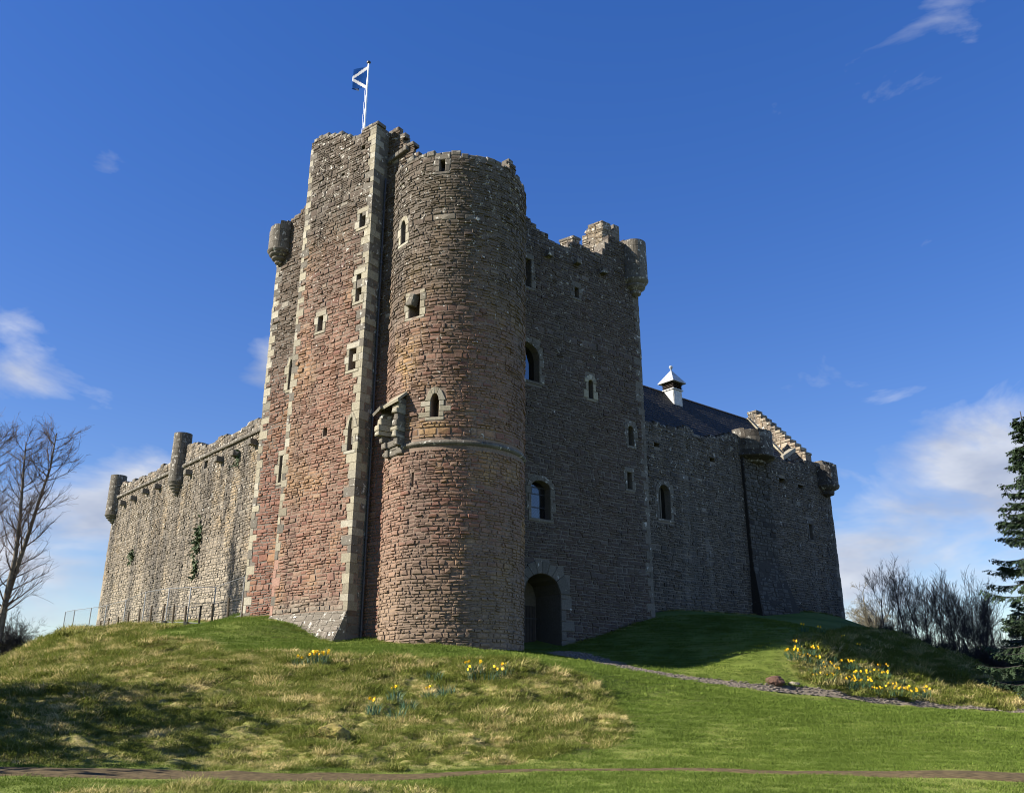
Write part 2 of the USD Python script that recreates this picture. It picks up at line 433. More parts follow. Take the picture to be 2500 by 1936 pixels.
# ------------------------------------------------------------------ materials
def stone_material(name, ramp, top=None, ztop=(16, 23), ochre=0.0, lichen=.5, lich_z=(0, 12), streak=0.0, bump=.25, rough=.92, low=None, zlow=(2, 4), streak2=0.0):
    """stone whose tone varies from block to block, with weathered upper courses, ochre patches, lichen and water stains"""
    n = {'g': ('geometry', {}), 'oi': ('object_info', {}), 'sum': ('math', {'math_type': 'add'}), 'fr': ('math', {'math_type': 'fraction'}),
         'rp': ('rgb_ramp', {'ramp': ramp, 'interpolate': True}), 'sep': ('separate_xyz', {}),
         'big': ('noise_texture', {'scale': .28, 'detail': 4.0, 'roughness': .6}),
         'mid': ('noise_texture', {'scale': 1.6, 'detail': 4.0, 'roughness': .6}),
         'fine': ('noise_texture', {'scale': 14.0, 'detail': 5.0, 'roughness': .65}),
         'vr': ('map_range', {'from_min': .25, 'from_max': .75, 'to_min': .48, 'to_max': 1.08, 'clamp': True}),
         'mul': ('mix_color', {'blend_type': 'multiply', 'fac': 1.0, 'use_clamp': False}),
         'p': ('principled_bsdf', {'roughness': rough, 'specular_ior_level': .25}),
         'bp': ('bump', {'strength': bump, 'distance': .03})}
    l = [('g.random_per_island', 'sum.value1'), ('oi.random', 'sum.value2'), ('sum.value', 'fr.value1'), ('fr.value', 'rp.fac'), ('g.position', 'sep.vector'),
         ('g.position', 'big.vector'), ('g.position', 'mid.vector'), ('g.position', 'fine.vector'), ('fine.fac', 'vr.value'), ('fine.fac', 'bp.height'), ('bp.normal', 'p.normal')]
    cur = 'rp.color'

    def mixin(tag, fac, colour, frm):
        n[tag] = ('mix_color', {'blend_type': 'mix', 'b': colour} if not isinstance(colour, str) else {'blend_type': 'mix'})
        l.append((fac, tag + '.fac')); l.append((frm, tag + '.a'))
        if isinstance(colour, str):
            l.append((colour, tag + '.b'))
        return tag + '.result'
    if ochre:
        n['oc'] = ('rgb_ramp', {'ramp': [(.52, (0,) * 3), (.68, (ochre,) * 3)]})
        n['ocm'] = ('mapping', {'mapping_type': 'point', 'location': (3.1, 7.7, .6), 'scale': (1.0, 1.0, .8)}); n['ocn'] = ('noise_texture', {'scale': .33, 'detail': 3.0, 'roughness': .65})
        l += [('g.position', 'ocm.vector'), ('ocm.vector', 'ocn.vector'), ('ocn.fac', 'oc.fac')]
        cur = mixin('m_oc', 'oc.color', (.50, .33, .13), cur)
    if top is not None:
        n['zn'] = ('math', {'math_type': 'multiply_add', 'value2': 9.0}); n['zt'] = ('map_range', {'range_type': 'smoothstep', 'from_min': ztop[0] + 4.5, 'from_max': ztop[1] + 4.5, 'to_min': 0.0, 'to_max': .9, 'clamp': True})
        n['rp2'] = ('rgb_ramp', {'ramp': top, 'interpolate': True}); l += [('fr.value', 'rp2.fac'), ('big.fac', 'zn.value1'), ('sep.z', 'zn.value3'), ('zn.value', 'zt.value')]
        cur = mixin('m_top', 'zt.result', 'rp2.color', cur)
    if low is not None:
        n['zl'] = ('map_range', {'range_type': 'smoothstep', 'from_min': zlow[0], 'from_max': zlow[1], 'to_min': .85, 'to_max': 0.0, 'clamp': True})
        n['zln'] = ('math', {'math_type': 'multiply_add', 'value2': 1.4}); l += [('mid.fac', 'zln.value1'), ('sep.z', 'zln.value3'), ('zln.value', 'zl.value')]
        cur = mixin('m_low', 'zl.result', low, cur)
    if streak:
        n['stm'] = ('mapping', {'mapping_type': 'point', 'scale': (.75, .75, .07)}); n['stn'] = ('noise_texture', {'scale': 1.0, 'detail': 5.0, 'roughness': .6})
        n['str'] = ('rgb_ramp', {'ramp': [(.44, (0,) * 3), (.62, (streak,) * 3)]}); l += [('g.position', 'stm.vector'), ('stm.vector', 'stn.vector'), ('stn.fac', 'str.fac')]
        cur = mixin('m_st', 'str.color', (.055, .05, .045), cur)
    if streak2:
        n['s2m'] = ('mapping', {'mapping_type': 'point', 'scale': (1.1, 1.1, .05), 'location': (5.0, 3.0, 1.0)}); n['s2n'] = ('noise_texture', {'scale': 1.0, 'detail': 5.0, 'roughness': .65})
        n['s2r'] = ('rgb_ramp', {'ramp': [(.50, (0,) * 3), (.66, (streak2,) * 3)]}); l += [('g.position', 's2m.vector'), ('s2m.vector', 's2n.vector'), ('s2n.fac', 's2r.fac')]
        cur = mixin('m_s2', 's2r.color', (.17, .16, .14), cur)
    if lichen:
        n['lz'] = ('map_range', {'from_min': lich_z[0], 'from_max': lich_z[1], 'to_min': -.10, 'to_max': .0, 'clamp': True})
        n['ln'] = ('noise_texture', {'scale': 4.2, 'detail': 5.0, 'roughness': .62, 'distortion': .6}); n['la'] = ('math', {'math_type': 'add'})
        n['lr'] = ('rgb_ramp', {'ramp': [(.585, (0,) * 3), (.635, (lichen,) * 3)]})
        l += [('g.position', 'ln.vector'), ('sep.z', 'lz.value'), ('ln.fac', 'la.value1'), ('lz.result', 'la.value2'), ('la.value', 'lr.fac')]
        cur = mixin('m_li', 'lr.color', (.62, .60, .53), cur)
    l += [(cur, 'mul.a'), ('vr.result', 'mul.b'), ('mul.result', 'p.base_color')]
    return mat(name, n, l)


RED = [(0, (.162, .072, .05)), (.2, (.216, .113, .078)), (.4, (.178, .086, .062)), (.55, (.25, .143, .098)), (.7, (.20, .105, .076)), (.82, (.23, .145, .102)), (.9, (.285, .19, .128)), (1, (.135, .064, .05))]
GREY = [(0, (.058, .046, .034)), (.25, (.085, .068, .049)), (.5, (.105, .086, .062)), (.7, (.065, .053, .04)), (.84, (.13, .11, .083)), (.94, (.30, .28, .225)), (1, (.06, .05, .04))]
CURT = [(0, (.17, .135, .098)), (.2, (.225, .185, .135)), (.45, (.27, .225, .165)), (.65, (.195, .16, .118)), (.85, (.34, .295, .22)), (1, (.175, .14, .11))]
SHADE_DULL = [(0, (.055, .04, .033)), (.25, (.08, .058, .047)), (.5, (.092, .07, .056)), (.75, (.07, .053, .044)), (.9, (.125, .10, .083)), (1, (.06, .045, .038))]  # dull stone, lowered further so the colour carries the shade of the front
SHADE_DARK = [(0, (.045, .038, .032)), (.25, (.068, .058, .048)), (.5, (.085, .073, .06)), (.7, (.055, .047, .039)), (.86, (.11, .096, .078)), (.95, (.2, .185, .16)), (1, (.05, .043, .037))]  # grey hall stone with the shade of its side darkened into the tones
M_RED = stone_material('red_rubble', RED, top=GREY, ztop=(13, 22), ochre=.55, lichen=.85, lich_z=(8, 26), low=(.255, .185, .125), zlow=(3.6, 8.0), streak=.45)
M_TUR = stone_material('turret_rubble', RED, top=GREY, ztop=(16, 25), ochre=.3, lichen=.9, lich_z=(10, 28), low=(.24, .21, .16), zlow=(4.2, 5.0), streak=.4)
M_KEEP = stone_material('keep_rubble', RED, top=GREY, ztop=(10, 20), ochre=.25, lichen=.7, lich_z=(8, 26))
M_SHADE_DULL = stone_material('keep_front_rubble', SHADE_DULL, top=SHADE_DARK, ztop=(18, 28), ochre=.0, lichen=.55, lich_z=(8, 26), streak=.5)
M_HALL = stone_material('hall_rubble', SHADE_DARK, lichen=.6, lich_z=(4, 16), streak=.85, streak2=.65)
M_BASE = stone_material('plinth_rubble', [(0, (.11, .095, .072)), (.4, (.16, .14, .11)), (.7, (.13, .112, .088)), (1, (.20, .175, .14))], lichen=.95, lich_z=(-2, 2), bump=.5)
M_CURT = stone_material('curtain_rubble', CURT, lichen=.8, lich_z=(4, 14), streak=.8, ochre=.3, low=(.36, .31, .235), zlow=(5.5, 9.5))
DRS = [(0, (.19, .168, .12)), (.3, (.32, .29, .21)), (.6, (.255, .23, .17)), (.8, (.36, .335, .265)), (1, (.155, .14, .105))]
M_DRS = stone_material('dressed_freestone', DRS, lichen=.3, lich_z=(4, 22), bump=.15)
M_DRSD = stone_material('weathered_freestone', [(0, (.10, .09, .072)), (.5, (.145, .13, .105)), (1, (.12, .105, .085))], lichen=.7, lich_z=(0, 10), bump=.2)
M_MORT = stone_material('lime_mortar', [(0, (.19, .14, .105)), (1, (.21, .155, .115))], top=[(0, (.12, .105, .085)), (1, (.13, .115, .09))], ztop=(15, 23), lichen=.3, lich_z=(6, 26), bump=.4)
M_MORTD = stone_material('dark_mortar', [(0, (.13, .115, .095)), (1, (.14, .122, .10))], lichen=.2, lich_z=(6, 26), bump=.4)  # keep mortar toned down to deepen the shade inside the gate
M_MORTG = stone_material('grey_mortar', [(0, (.15, .135, .11)), (1, (.16, .14, .115))], lichen=.3, lich_z=(4, 20), bump=.4, streak=.4)


def plain(name, col, rough=.7, metal=0.0, var=.25, scale=12.0, bump=.1, spec=.4):
    lo, hi = tuple(c * (1 - var) for c in col), tuple(c * (1 + var) for c in col)
    n = {'g': ('geometry', {}), 'nz': ('noise_texture', {'scale': scale, 'detail': 4.0, 'roughness': .6}), 'rp': ('rgb_ramp', {'ramp': [(.3, lo), (.7, hi)]}),
         'p': ('principled_bsdf', {'roughness': rough, 'metallic': metal, 'specular_ior_level': spec}), 'bp': ('bump', {'strength': bump, 'distance': .02})}
    return mat(name, n, [('g.position', 'nz.vector'), ('nz.fac', 'rp.fac'), ('rp.color', 'p.base_color'), ('nz.fac', 'bp.height'), ('bp.normal', 'p.normal')])


M_IRON = plain('painted_iron', (.035, .035, .038), .45)
M_LEAD = plain('lead_sheet', (.25, .265, .285), .5, var=.3, scale=5.0)
M_WHITE = plain('white_boards', (.36, .365, .36), .6, var=.25, scale=4.0)
M_DARKWOOD = plain('dark_louvre', (.05, .042, .035), .7)
M_OAK = plain('oak_door', (.035, .026, .02), .75, scale=5.0)
M_POST = plain('fence_wood', (.075, .055, .035), .85)
M_GALV = plain('galvanised_steel', (.22, .225, .23), .4, metal=.6, var=.12)
M_POLE = plain('white_painted_pole', (.72, .73, .74), .35, var=.06)
M_SLATE = plain('roof_slate', (.022, .02, .018), .75, var=.45, scale=3.0)
M_BLUE = plain('blue_cloth', (.003, .036, .16), .9, var=.15, spec=.05)
M_CLOTHW = plain('white_cloth', (.42, .43, .45), .8, var=.08)
M_BARK = plain('bark', (.10, .085, .065), .9, var=.4, scale=6.0)
M_BARKD = plain('dark_bark', (.048, .042, .04), .9, var=.4, scale=6.0)
M_TWIG = plain('twig', (.085, .062, .055), .9, var=.3)
M_TWIGR = plain('thicket_twig', (.026, .02, .022), .9, var=.3)


def glass_mat():
    n = {'tr': ('transparent_bsdf', {'color': (.10, .12, .14)}), 'gl': ('glossy_bsdf', {'color': (.95, .97, 1.0), 'roughness': .03}), 'fr': ('fresnel', {'IOR': 2.7}), 'mx': ('mix_closure', {})}
    return mat('window_glass', n, [('fr.fac', 'mx.fac'), ('tr.BSDF', 'mx.closure1'), ('gl.BSDF', 'mx.closure2')], surface='mx.closure')


M_GLASS = glass_mat()

# ------------------------------------------------------------------ the ground
C1 = 46.0 * np.array([math.sin(math.radians(-17.03)), math.cos(math.radians(-17.03))])      # the keep's left corner
C3 = 48.5 * np.array([math.sin(math.radians(9.2)), math.cos(math.radians(9.2))])           # its right corner
AZL, AZR = -54.5, 51.5
FL = Plane(C1, AZL + 180)          # s grows to the right
FR = Plane(C3, AZR)                # s negative towards the gate
_A = np.array([FL.u, -FR.u]).T
_t = np.linalg.solve(_A, C3 - C1); C2 = C1 + FL.u * _t[0]                                       # the hidden corner inside the round tower
TC = 39.7 * np.array([math.sin(math.radians(-3.98)), math.cos(math.radians(-3.98))])

ctrl = [np.array(p, float) for p in [(-40, -6, -1.6), (0, -6, -1.6), (40, -6, -1.6), (-30, 8, -1.6), (-12, 8, -1.6), (0, 8, -1.6), (12, 8, -1.6), (30, 8, -1.6), (-10, 15, -1.6), (0, 15, -1.62), (10, 15, -1.62), (22, 16, -1.62), (-24, 16, -1.6)]]
for x, y, d in [(-150, 1640, 20.4), (0, 1650, 18.6), (500, 1655, 18.4), (1000, 1650, 18.7), (1500, 1648, 18.8), (2184, 1655, 18.4),
                (0, 1615, 21.2), (300, 1628, 20.2), (800, 1633, 20.0), (1230, 1595, 22.2),
                (0, 1540, 25.5), (0, 1480, 31), (0, 1418, 42), (96, 1363, 46), (-200, 1500, 40), (-200, 1600, 24),
                (300, 1550, 23.5), (300, 1470, 28.5), (300, 1400, 34.5), (198, 1345, 50), (150, 1351, 48), (330, 1352, 44), (250, 1355, 46),
                (600, 1550, 23), (620, 1470, 27.5), (640, 1388, 33.2), (640, 1372, 37.5), (800, 1395, 32.2), (800, 1372, 38),
                (900, 1550, 23.2), (930, 1470, 27.6), (1000, 1402, 31.6), (1000, 1384, 36), (1150, 1416, 31), (1150, 1395, 38.5),
                (1180, 1510, 26.4), (1250, 1440, 30.5), (1320, 1540, 25.5), (1320, 1480, 30),
                (1500, 1590, 23.3), (1500, 1520, 28.3), (1500, 1470, 34), (1800, 1600, 22.8), (1800, 1530, 28.5), (1700, 1492, 34.5), (1900, 1512, 35.5), (2184, 1530, 36.5), (2184, 1600, 23.5), (2300, 1540, 37),
                (1215, 1390, 41), (1290, 1415, 38.3), (1400, 1432, 37.8), (1500, 1447, 38.3), (1700, 1470, 39.6), (1900, 1495, 41.8), (2184, 1513, 46), (2350, 1520, 48),
                (1500, 1400, 41.5), (1560, 1395, 40.8), (1640, 1362, 42.3), (1800, 1400, 44), (1900, 1450, 44.3), (2000, 1482, 45), (1720, 1430, 40.9), (1800, 1462, 41.5),
                (1700, 1330, 53), (1803, 1322, 66), (1900, 1354, 59), (2000, 1392, 56), (2100, 1437, 53), (2160, 1462, 51),
                (566, 1333, 39.6), (604, 1355, 39.0), (640, 1366, 38.6), (690, 1369, 38.3), (735, 1369, 38.4), (800, 1362, 39), (960, 1377, 36.4), (530, 1318, 45), (1165, 1388, 42.5), (1280, 1355, 45.5), (1390, 1318, 48.5), (1400, 1303, 51), (1600, 1310, 58),
                (0, 1428, 46), (-60, 1450, 44), (-20, 1440, 38), (50, 1398, 46), (0, 1460, 60), (-120, 1490, 56), (60, 1420, 63), (120, 1385, 66), (170, 1362, 68), (150, 1372, 58), (40, 1412, 54), (1900, 1385, 70), (2000, 1425, 68), (2100, 1472, 65), (2184, 1505, 63), (2300, 1520, 60),
                (515, 1307, 48.5), (400, 1325, 55), (300, 1338, 62), (205, 1344, 73), (450, 1335, 49), (400, 1340, 50)]:
    ctrl.append(at(x, y, d))
for x, y, z in [(-2, 60, 4.4), (10, 70, 4.8), (-20, 75, 4.6), (-40, 75, -1.2), (-60, 60, -.8), (-50, 40, -1.0), (40, 62, -2.0), (45, 50, -2.0), (50, 40, -2.0), (36, 75, -1.5), (20, 90, 1.0), (-20, 100, 2.0), (60, 80, -2.4), (-70, 90, -2.0), (0, 120, -1.0), (45, 20, -1.7)]:
    ctrl.append(np.array([x, y, z], float))
ctrl = np.array(ctrl)
_rbf = RBFInterpolator(ctrl[:, :2], ctrl[:, 2], kernel='thin_plate_spline', smoothing=.25)


def sstep(x, a, b):
    t = np.clip((np.asarray(x, float) - a) / (b - a), 0, 1)
    return t * t * (3 - 2 * t)


def ground(x, y):
    x, y = np.broadcast_arrays(np.asarray(x, float), np.asarray(y, float))
    p = np.stack([np.clip(x, -75, 70).ravel(), np.clip(y, -8, 125).ravel()], 1)
    z = _rbf(p).reshape(x.shape)
    out = np.maximum(np.maximum(np.abs(x + 2) - 66, y - 105), -8 - y)
    w = sstep(out, 0, 14)
    return z * (1 - w) + (-2.2) * w


_gx, _gy = np.linspace(-72, 68, 281), np.linspace(-6, 116, 245)
_GX, _GY = np.meshgrid(_gx, _gy, indexing='ij')
_GZ = ground(_GX, _GY)
from scipy.ndimage import map_coordinates


def gz(x, y):
    """fast height of the ground"""
    x, y = np.broadcast_arrays(np.asarray(x, float), np.asarray(y, float))
    return map_coordinates(_GZ, [(x.ravel() + 72) * 2, (y.ravel() + 6) * 2], order=1, mode='nearest').reshape(x.shape)


def on_ground(x, y, start=12.0, end=110.0):
    """where a pixel's line of sight meets the ground"""
    d = ray(x, y); d = d / math.hypot(d[0], d[1]); t = np.arange(start, end, .08)
    below = d[2] * t < gz(d[0] * t, d[1] * t)
    k = int(np.argmax(below)) if below.any() else len(t) - 1
    p = d * t[k]
    return np.array([p[0], p[1], float(gz(p[0], p[1]))])


from shapely.geometry import Polygon, Point
from shapely import contains_xy


def area_of(pts):
    return Polygon([tuple(on_ground(x, y)[:2]) if y > 0 else (x, -y) for x, y in pts]).buffer(0)


ROUGH_L = Polygon([tuple(on_ground(x, y)[:2]) for x, y in [(-150, 1612), (0, 1616), (200, 1626), (450, 1633), (700, 1638), (1000, 1632), (1180, 1612), (1260, 1598), (1318, 1570), (1322, 1535), (1290, 1490), (1240, 1452), (1180, 1428), (1110, 1414), (1000, 1407), (880, 1402), (760, 1397), (640, 1392), (520, 1386), (420, 1376), (330, 1362)]]
                  + [(-18, 48), (-24, 54), (-32, 54), (-40, 40), (-30, 22)]).buffer(0)
ROUGH_R = Polygon([tuple(on_ground(x, y)[:2]) for x, y in [(1690, 1372), (1700, 1425), (1760, 1462), (1850, 1487), (1960, 1502), (2080, 1508), (2200, 1511)]] + [(38, 38), (40, 60), (30, 62), (24, 56), (20, 52)]).buffer(0)
ROUGH_B = Polygon([tuple(on_ground(x, y)[:2]) for x, y in [(240, 1686), (420, 1674), (600, 1672), (800, 1678), (930, 1690)]] + [(-1.5, 14.0), (-7.5, 14.0)]).buffer(0)


def rough_mask(x, y):
    """1 in the unmown grass, with a soft edge"""
    m = np.zeros(np.shape(x)); wob = (meshkit.noise(np.stack([np.asarray(x) * .8, np.asarray(y) * .8, np.zeros(np.shape(x))], -1), 3) - .5) * 1.2
    for P in (ROUGH_L, ROUGH_R, ROUGH_B):
        m = np.maximum(m, contains_xy(P, x + wob, y + wob))
    return m


def axis(parts):
    return np.unique(np.round(np.concatenate(parts), 4))


xs = axis([np.linspace(-4000, -75, 18), np.arange(-75, -28, .8), np.arange(-28, 28, .17), np.arange(28, 70, .8), np.linspace(70, 4000, 18)])
ys = axis([np.linspace(-600, -8, 8), np.arange(-8, 13, .8), np.arange(13, 46, .17), np.arange(46, 110, .7), np.linspace(110, 6000, 22)])
GX, GY = np.meshgrid(xs, ys, indexing='ij')
GZ = np.where((np.abs(GX) < 70) & (GY > -6) & (GY < 114), 0.0, ground(GX, GY))
inn = (np.abs(GX) < 66) & (GY > -5) & (GY < 112)
GZ[inn] = gz(GX[inn], GY[inn]); GZ[~inn] = ground(GX[~inn], GY[~inn])
rm = rough_mask(GX, GY)
from scipy.ndimage import gaussian_filter
rms = gaussian_filter(rm, 2.0)
bmp = meshkit.fbm(np.stack([GX * 1.9, GY * 1.9, np.zeros_like(GX)], -1), 3, 11) - .5
bmp2 = meshkit.noise(np.stack([GX * .55, GY * .55, np.zeros_like(GX)], -1), 12) - .5
GZf = GZ + rms * (bmp * .46 + bmp2 * .24) + (1 - rms) * bmp2 * .05
nx_, ny_ = len(xs), len(ys)
i, j = np.meshgrid(np.arange(nx_ - 1), np.arange(ny_ - 1), indexing='ij')
a = (i * ny_ + j).ravel()
gf = np.vstack([np.stack([a, a + ny_, a + ny_ + 1], 1), np.stack([a, a + ny_ + 1, a + 1], 1)])


def ground_material():
    n = {'g': ('geometry', {}), 'at': ('attribute', {'attribute': 'rough'}),
         'n1': ('noise_texture', {'scale': .5, 'detail': 4.0, 'roughness': .6}), 'n2': ('noise_texture', {'scale': 5.0, 'detail': 5.0, 'roughness': .65}), 'n3': ('noise_texture', {'scale': 40.0, 'detail': 3.0}),
         'lawn': ('rgb_ramp', {'ramp': [(.3, (.085, .118, .018)), (.5, (.125, .158, .028)), (.7, (.17, .19, .045))]}),
         'rgh': ('rgb_ramp', {'ramp': [(.32, (.10, .115, .026)), (.46, (.17, .17, .045)), (.58, (.26, .225, .085)), (.72, (.34, .28, .12))]}),
         'm1': ('mix_color', {'blend_type': 'mix', 'fac': .5}), 'sc': ('map_range', {'from_min': .3, 'from_max': .7, 'to_min': .55, 'to_max': 1.35, 'clamp': True}),
         'wd': ('attribute', {'attribute': 'wood'}), 'mw': ('mix_color', {'blend_type': 'mix', 'b': (.06, .06, .03)}), 'mx': ('mix_color', {'blend_type': 'mix'}), 'ml': ('mix_color', {'blend_type': 'multiply', 'fac': 1.0, 'use_clamp': False}),
         'p': ('principled_bsdf', {'roughness': .95, 'specular_ior_level': .15}), 'bp': ('bump', {'strength': .5, 'distance': .04})}
    l = [('g.position', 'n1.vector'), ('g.position', 'n2.vector'), ('g.position', 'n3.vector'), ('n1.fac', 'lawn.fac'), ('n2.fac', 'rgh.fac'), ('at.fac', 'mx.fac'), ('lawn.color', 'mx.a'), ('rgh.color', 'mx.b'),
         ('n3.fac', 'sc.value'), ('mx.result', 'mw.a'), ('wd.fac', 'mw.fac'), ('mw.result', 'ml.a'), ('sc.result', 'ml.b'), ('ml.result', 'p.base_color'), ('n3.fac', 'bp.height'), ('bp.normal', 'p.normal')]
    del n['m1']
    return mat('turf', n, l)


gm = usdkit.mesh(stage, path_for('ground'), (np.stack([GX, GY, GZf], -1).reshape(-1, 3), gf), ground_material(), smooth=True)
pv = UsdGeom.PrimvarsAPI(gm).CreatePrimvar('rough', Sdf.ValueTypeNames.FloatArray, 'vertex'); pv.Set(Vt.FloatArray.FromNumpy(rms.astype(np.float32).ravel()))
pv = UsdGeom.PrimvarsAPI(gm).CreatePrimvar('wood', Sdf.ValueTypeNames.FloatArray, 'vertex'); pv.Set(Vt.FloatArray.FromNumpy(sstep(np.hypot(GX, GY - 30), 48, 62).astype(np.float32).ravel()))  # unseen far ground, guessed as woodland, darkened to cut bounced light
data(gm.GetPrim(), kind='structure', label='grassy castle mound with mown lawn, rough tussocky bank and level green')


def gzf(x, y):
    """height of the modelled, bumpy ground surface"""
    ix = np.clip(np.searchsorted(xs, x) - 1, 0, nx_ - 2); iy = np.clip(np.searchsorted(ys, y) - 1, 0, ny_ - 2)
    tx = (x - xs[ix]) / (xs[ix + 1] - xs[ix]); ty = (y - ys[iy]) / (ys[iy + 1] - ys[iy])
    return (GZf[ix, iy] * (1 - tx) + GZf[ix + 1, iy] * tx) * (1 - ty) + (GZf[ix, iy + 1] * (1 - tx) + GZf[ix + 1, iy + 1] * tx) * ty


def strip(name, pts, widths, m, lift=.012, n=240, across=8, **kw):
    """a path draped over the ground"""
    p = np.array(pts, float)[:, :2]; d = np.r_[0, np.cumsum(np.linalg.norm(np.diff(p, axis=0), axis=1))]
    t = np.linspace(0, d[-1], n)
    from scipy.interpolate import PchipInterpolator
    cx, cy = PchipInterpolator(d, p[:, 0])(t), PchipInterpolator(d, p[:, 1])(t); w = np.interp(t, d, widths)
    tx, ty = np.gradient(cx), np.gradient(cy); l_ = np.hypot(tx, ty); nx, ny = -ty / l_, tx / l_
    o = np.linspace(-.5, .5, across + 1)
    wob = (meshkit.noise(np.stack([t * .9, t * 0, t * 0], -1), 21) - .5) * .35; wob2 = (meshkit.noise(np.stack([t * 2.1, t * 0 + 4, t * 0], -1), 22) - .5) * .3
    off = np.outer(w, o) * (1 + wob2[:, None] * np.abs(o)[None] * 1.4) + (wob * .4)[:, None]
    X, Y = cx[:, None] + off * nx[:, None], cy[:, None] + off * ny[:, None]
    Z = gzf(X, Y) + lift - .03 * (np.abs(o)[None] > .49)
    v = np.stack([X, Y, Z], -1).reshape(-1, 3); i, j = np.meshgrid(np.arange(n - 1), np.arange(across), indexing='ij'); a = (i * (across + 1) + j).ravel()
    f = np.vstack([np.stack([a, a + 1, a + across + 2], 1), np.stack([a, a + across + 2, a + across + 1], 1)])
    nr = np.cross(v[f[:, 1]] - v[f[:, 0]], v[f[:, 2]] - v[f[:, 0]])
    if nr[:, 2].mean() < 0:
        f = f[:, ::-1]
    return obj(name, (v, f), m, smooth=True, kind='structure', **kw), (cx, cy, nx, ny, w)


M_DIRT = plain('bare_earth', (.085, .062, .030), .95, var=.5, scale=7.0, bump=.6, spec=.15)
M_GRAVEL = plain('path_gravel', (.15, .125, .095), .95, var=.4, scale=18.0, bump=.6, spec=.15)
M_COB = stone_material('cobble', [(0, (.11, .092, .074)), (.4, (.165, .14, .115)), (.7, (.13, .11, .09)), (1, (.21, .185, .155))], lichen=0, bump=.2)
tr = [on_ground(x, y) for x, y in [(-160, 1640), (0, 1645), (300, 1650), (600, 1655), (850, 1654), (1050, 1647), (1250, 1641), (1450, 1641), (1700, 1646), (1950, 1652), (2184, 1656), (2350, 1660)]]
strip('dirt_track', tr, [1.5, 1.4, 1.5, 1.4, 1.1, .6, .35, .55, .9, 1.2, 1.4, 1.4], M_DIRT, label='bare brown earth track worn across the foreground grass')
pp = [on_ground(x, y) for x, y in [(1180, 1392), (1215, 1396), (1270, 1409), (1330, 1424), (1400, 1437), (1500, 1452), (1600, 1464), (1700, 1475), (1800, 1486), (1900, 1497), (2050, 1508), (2184, 1514), (2300, 1518)]]
_, (pcx, pcy, pnx, pny, pw) = strip('cobbled_path', pp, [2.4, 2.4, 2.1, 1.9, 1.5, 1.1, .8, .6, .55, .55, .6, .6, .6], M_GRAVEL, lift=.02, label='narrow cobbled path curving up from the right to the arched gate')
path_prim = stage.GetPrimAtPath('/World/cobbled_path')


def cobbles():
    rg = np.random.default_rng(5); V = []
    k = 0
    while k < len(pcx):
        w = pw[k] * .92; o = -w / 2
        while o < w / 2:
            a = rg.uniform(.10, .21); b = rg.uniform(.09, .16); sh = rg.uniform(-.07, .07)
            x = pcx[k] + pnx[k] * (o + a / 2) + pny[k] * sh; y = pcy[k] + pny[k] * (o + a / 2) - pnx[k] * sh
            tw = rg.normal(0, .25); ca, sa = math.cos(tw), math.sin(tw)
            if rg.random() < .85:
                V.append((x, y, a, b, pnx[k] * ca - pny[k] * sa, pny[k] * ca + pnx[k] * sa))
            o += a + .02
        k += max(1, int(.16 / (math.hypot(pcx[1] - pcx[0], pcy[1] - pcy[0]) + 1e-6)) + (rg.random() < .4))
    V = np.array(V); z = gzf(V[:, 0], V[:, 1]) + .015; n = len(V)
    base = np.array([(-1, -1), (1, -1), (1, 1), (-1, 1)], float)
    out = np.zeros((n, 9, 3))
    for r, (sc, h) in enumerate([(.98, 0.0), (.72, .025)]):
        for c in range(4):
            u = base[c, 0] * V[:, 2] / 2 * sc * rg.uniform(.85, 1.05, n); w = base[c, 1] * V[:, 3] / 2 * sc * rg.uniform(.85, 1.05, n)
            out[:, r * 4 + c] = np.stack([V[:, 0] + V[:, 4] * u - V[:, 5] * w, V[:, 1] + V[:, 5] * u + V[:, 4] * w, z + h * rg.uniform(.6, 1.3, n)], -1)
    out[:, 8] = np.stack([V[:, 0], V[:, 1], z + .03], -1)
    f = SF.copy()
    e = np.cross(out[0, 1] - out[0, 0], out[0, 3] - out[0, 0])
    if e[2] < 0:
        f = f[:, ::-1]
    d = np.argsort((out[:, 8] ** 2).sum(1))
    for q in d[:120]:
        obj('cobble', (out[q], f), M_COB, path_prim)
    r = d[120:]
    obj('cobblestones', (out[r].reshape(-1, 3), (f[None] + 9 * np.arange(len(r))[:, None, None]).reshape(-1, 3)), M_COB, path_prim, kind='stuff')


cobbles()
# ------------------------------------------------------------------ the castle
rg = np.random.default_rng(42)
nL, uL, nR, uR = FL.n, FL.u, FR.n, FR.u
FT = Plane(C1 + nL * 1.0, AZL + 180)                       # front of the square turret
FT0 = FT
sTL, _ = FT.px(577, 1300); sTR, _ = FT.px(741, 1290)
FTR = Plane(FT.map(sTR, 0, 0)[:2], AZL + 90)                 # its shaded right side
ZPL = FT.px(640, 1308)[1]                                   # top of its battered foot
CY = Cyl(TC, 3.25, 3.46, 1.5, 25.0)
PC0 = 49.0 * np.array([math.sin(math.radians(-17.1)), math.cos(math.radians(-17.1))])
FC = Plane(PC0, -41.6)
PH0 = 50.4 * np.array([math.sin(math.radians(9.3)), math.cos(math.radians(9.3))])
FH = Plane(PH0, 50.0)


class Battered(Plane):
    def __init__(self, base, zb, k):
        self.p, self.u, self.n, self.zb, self.k = base.p, base.u, base.n, zb, k

    def map(self, s, z, d):
        return Plane.map(self, s, z, np.asarray(d) + self.k * np.maximum(0, self.zb - np.asarray(z)))


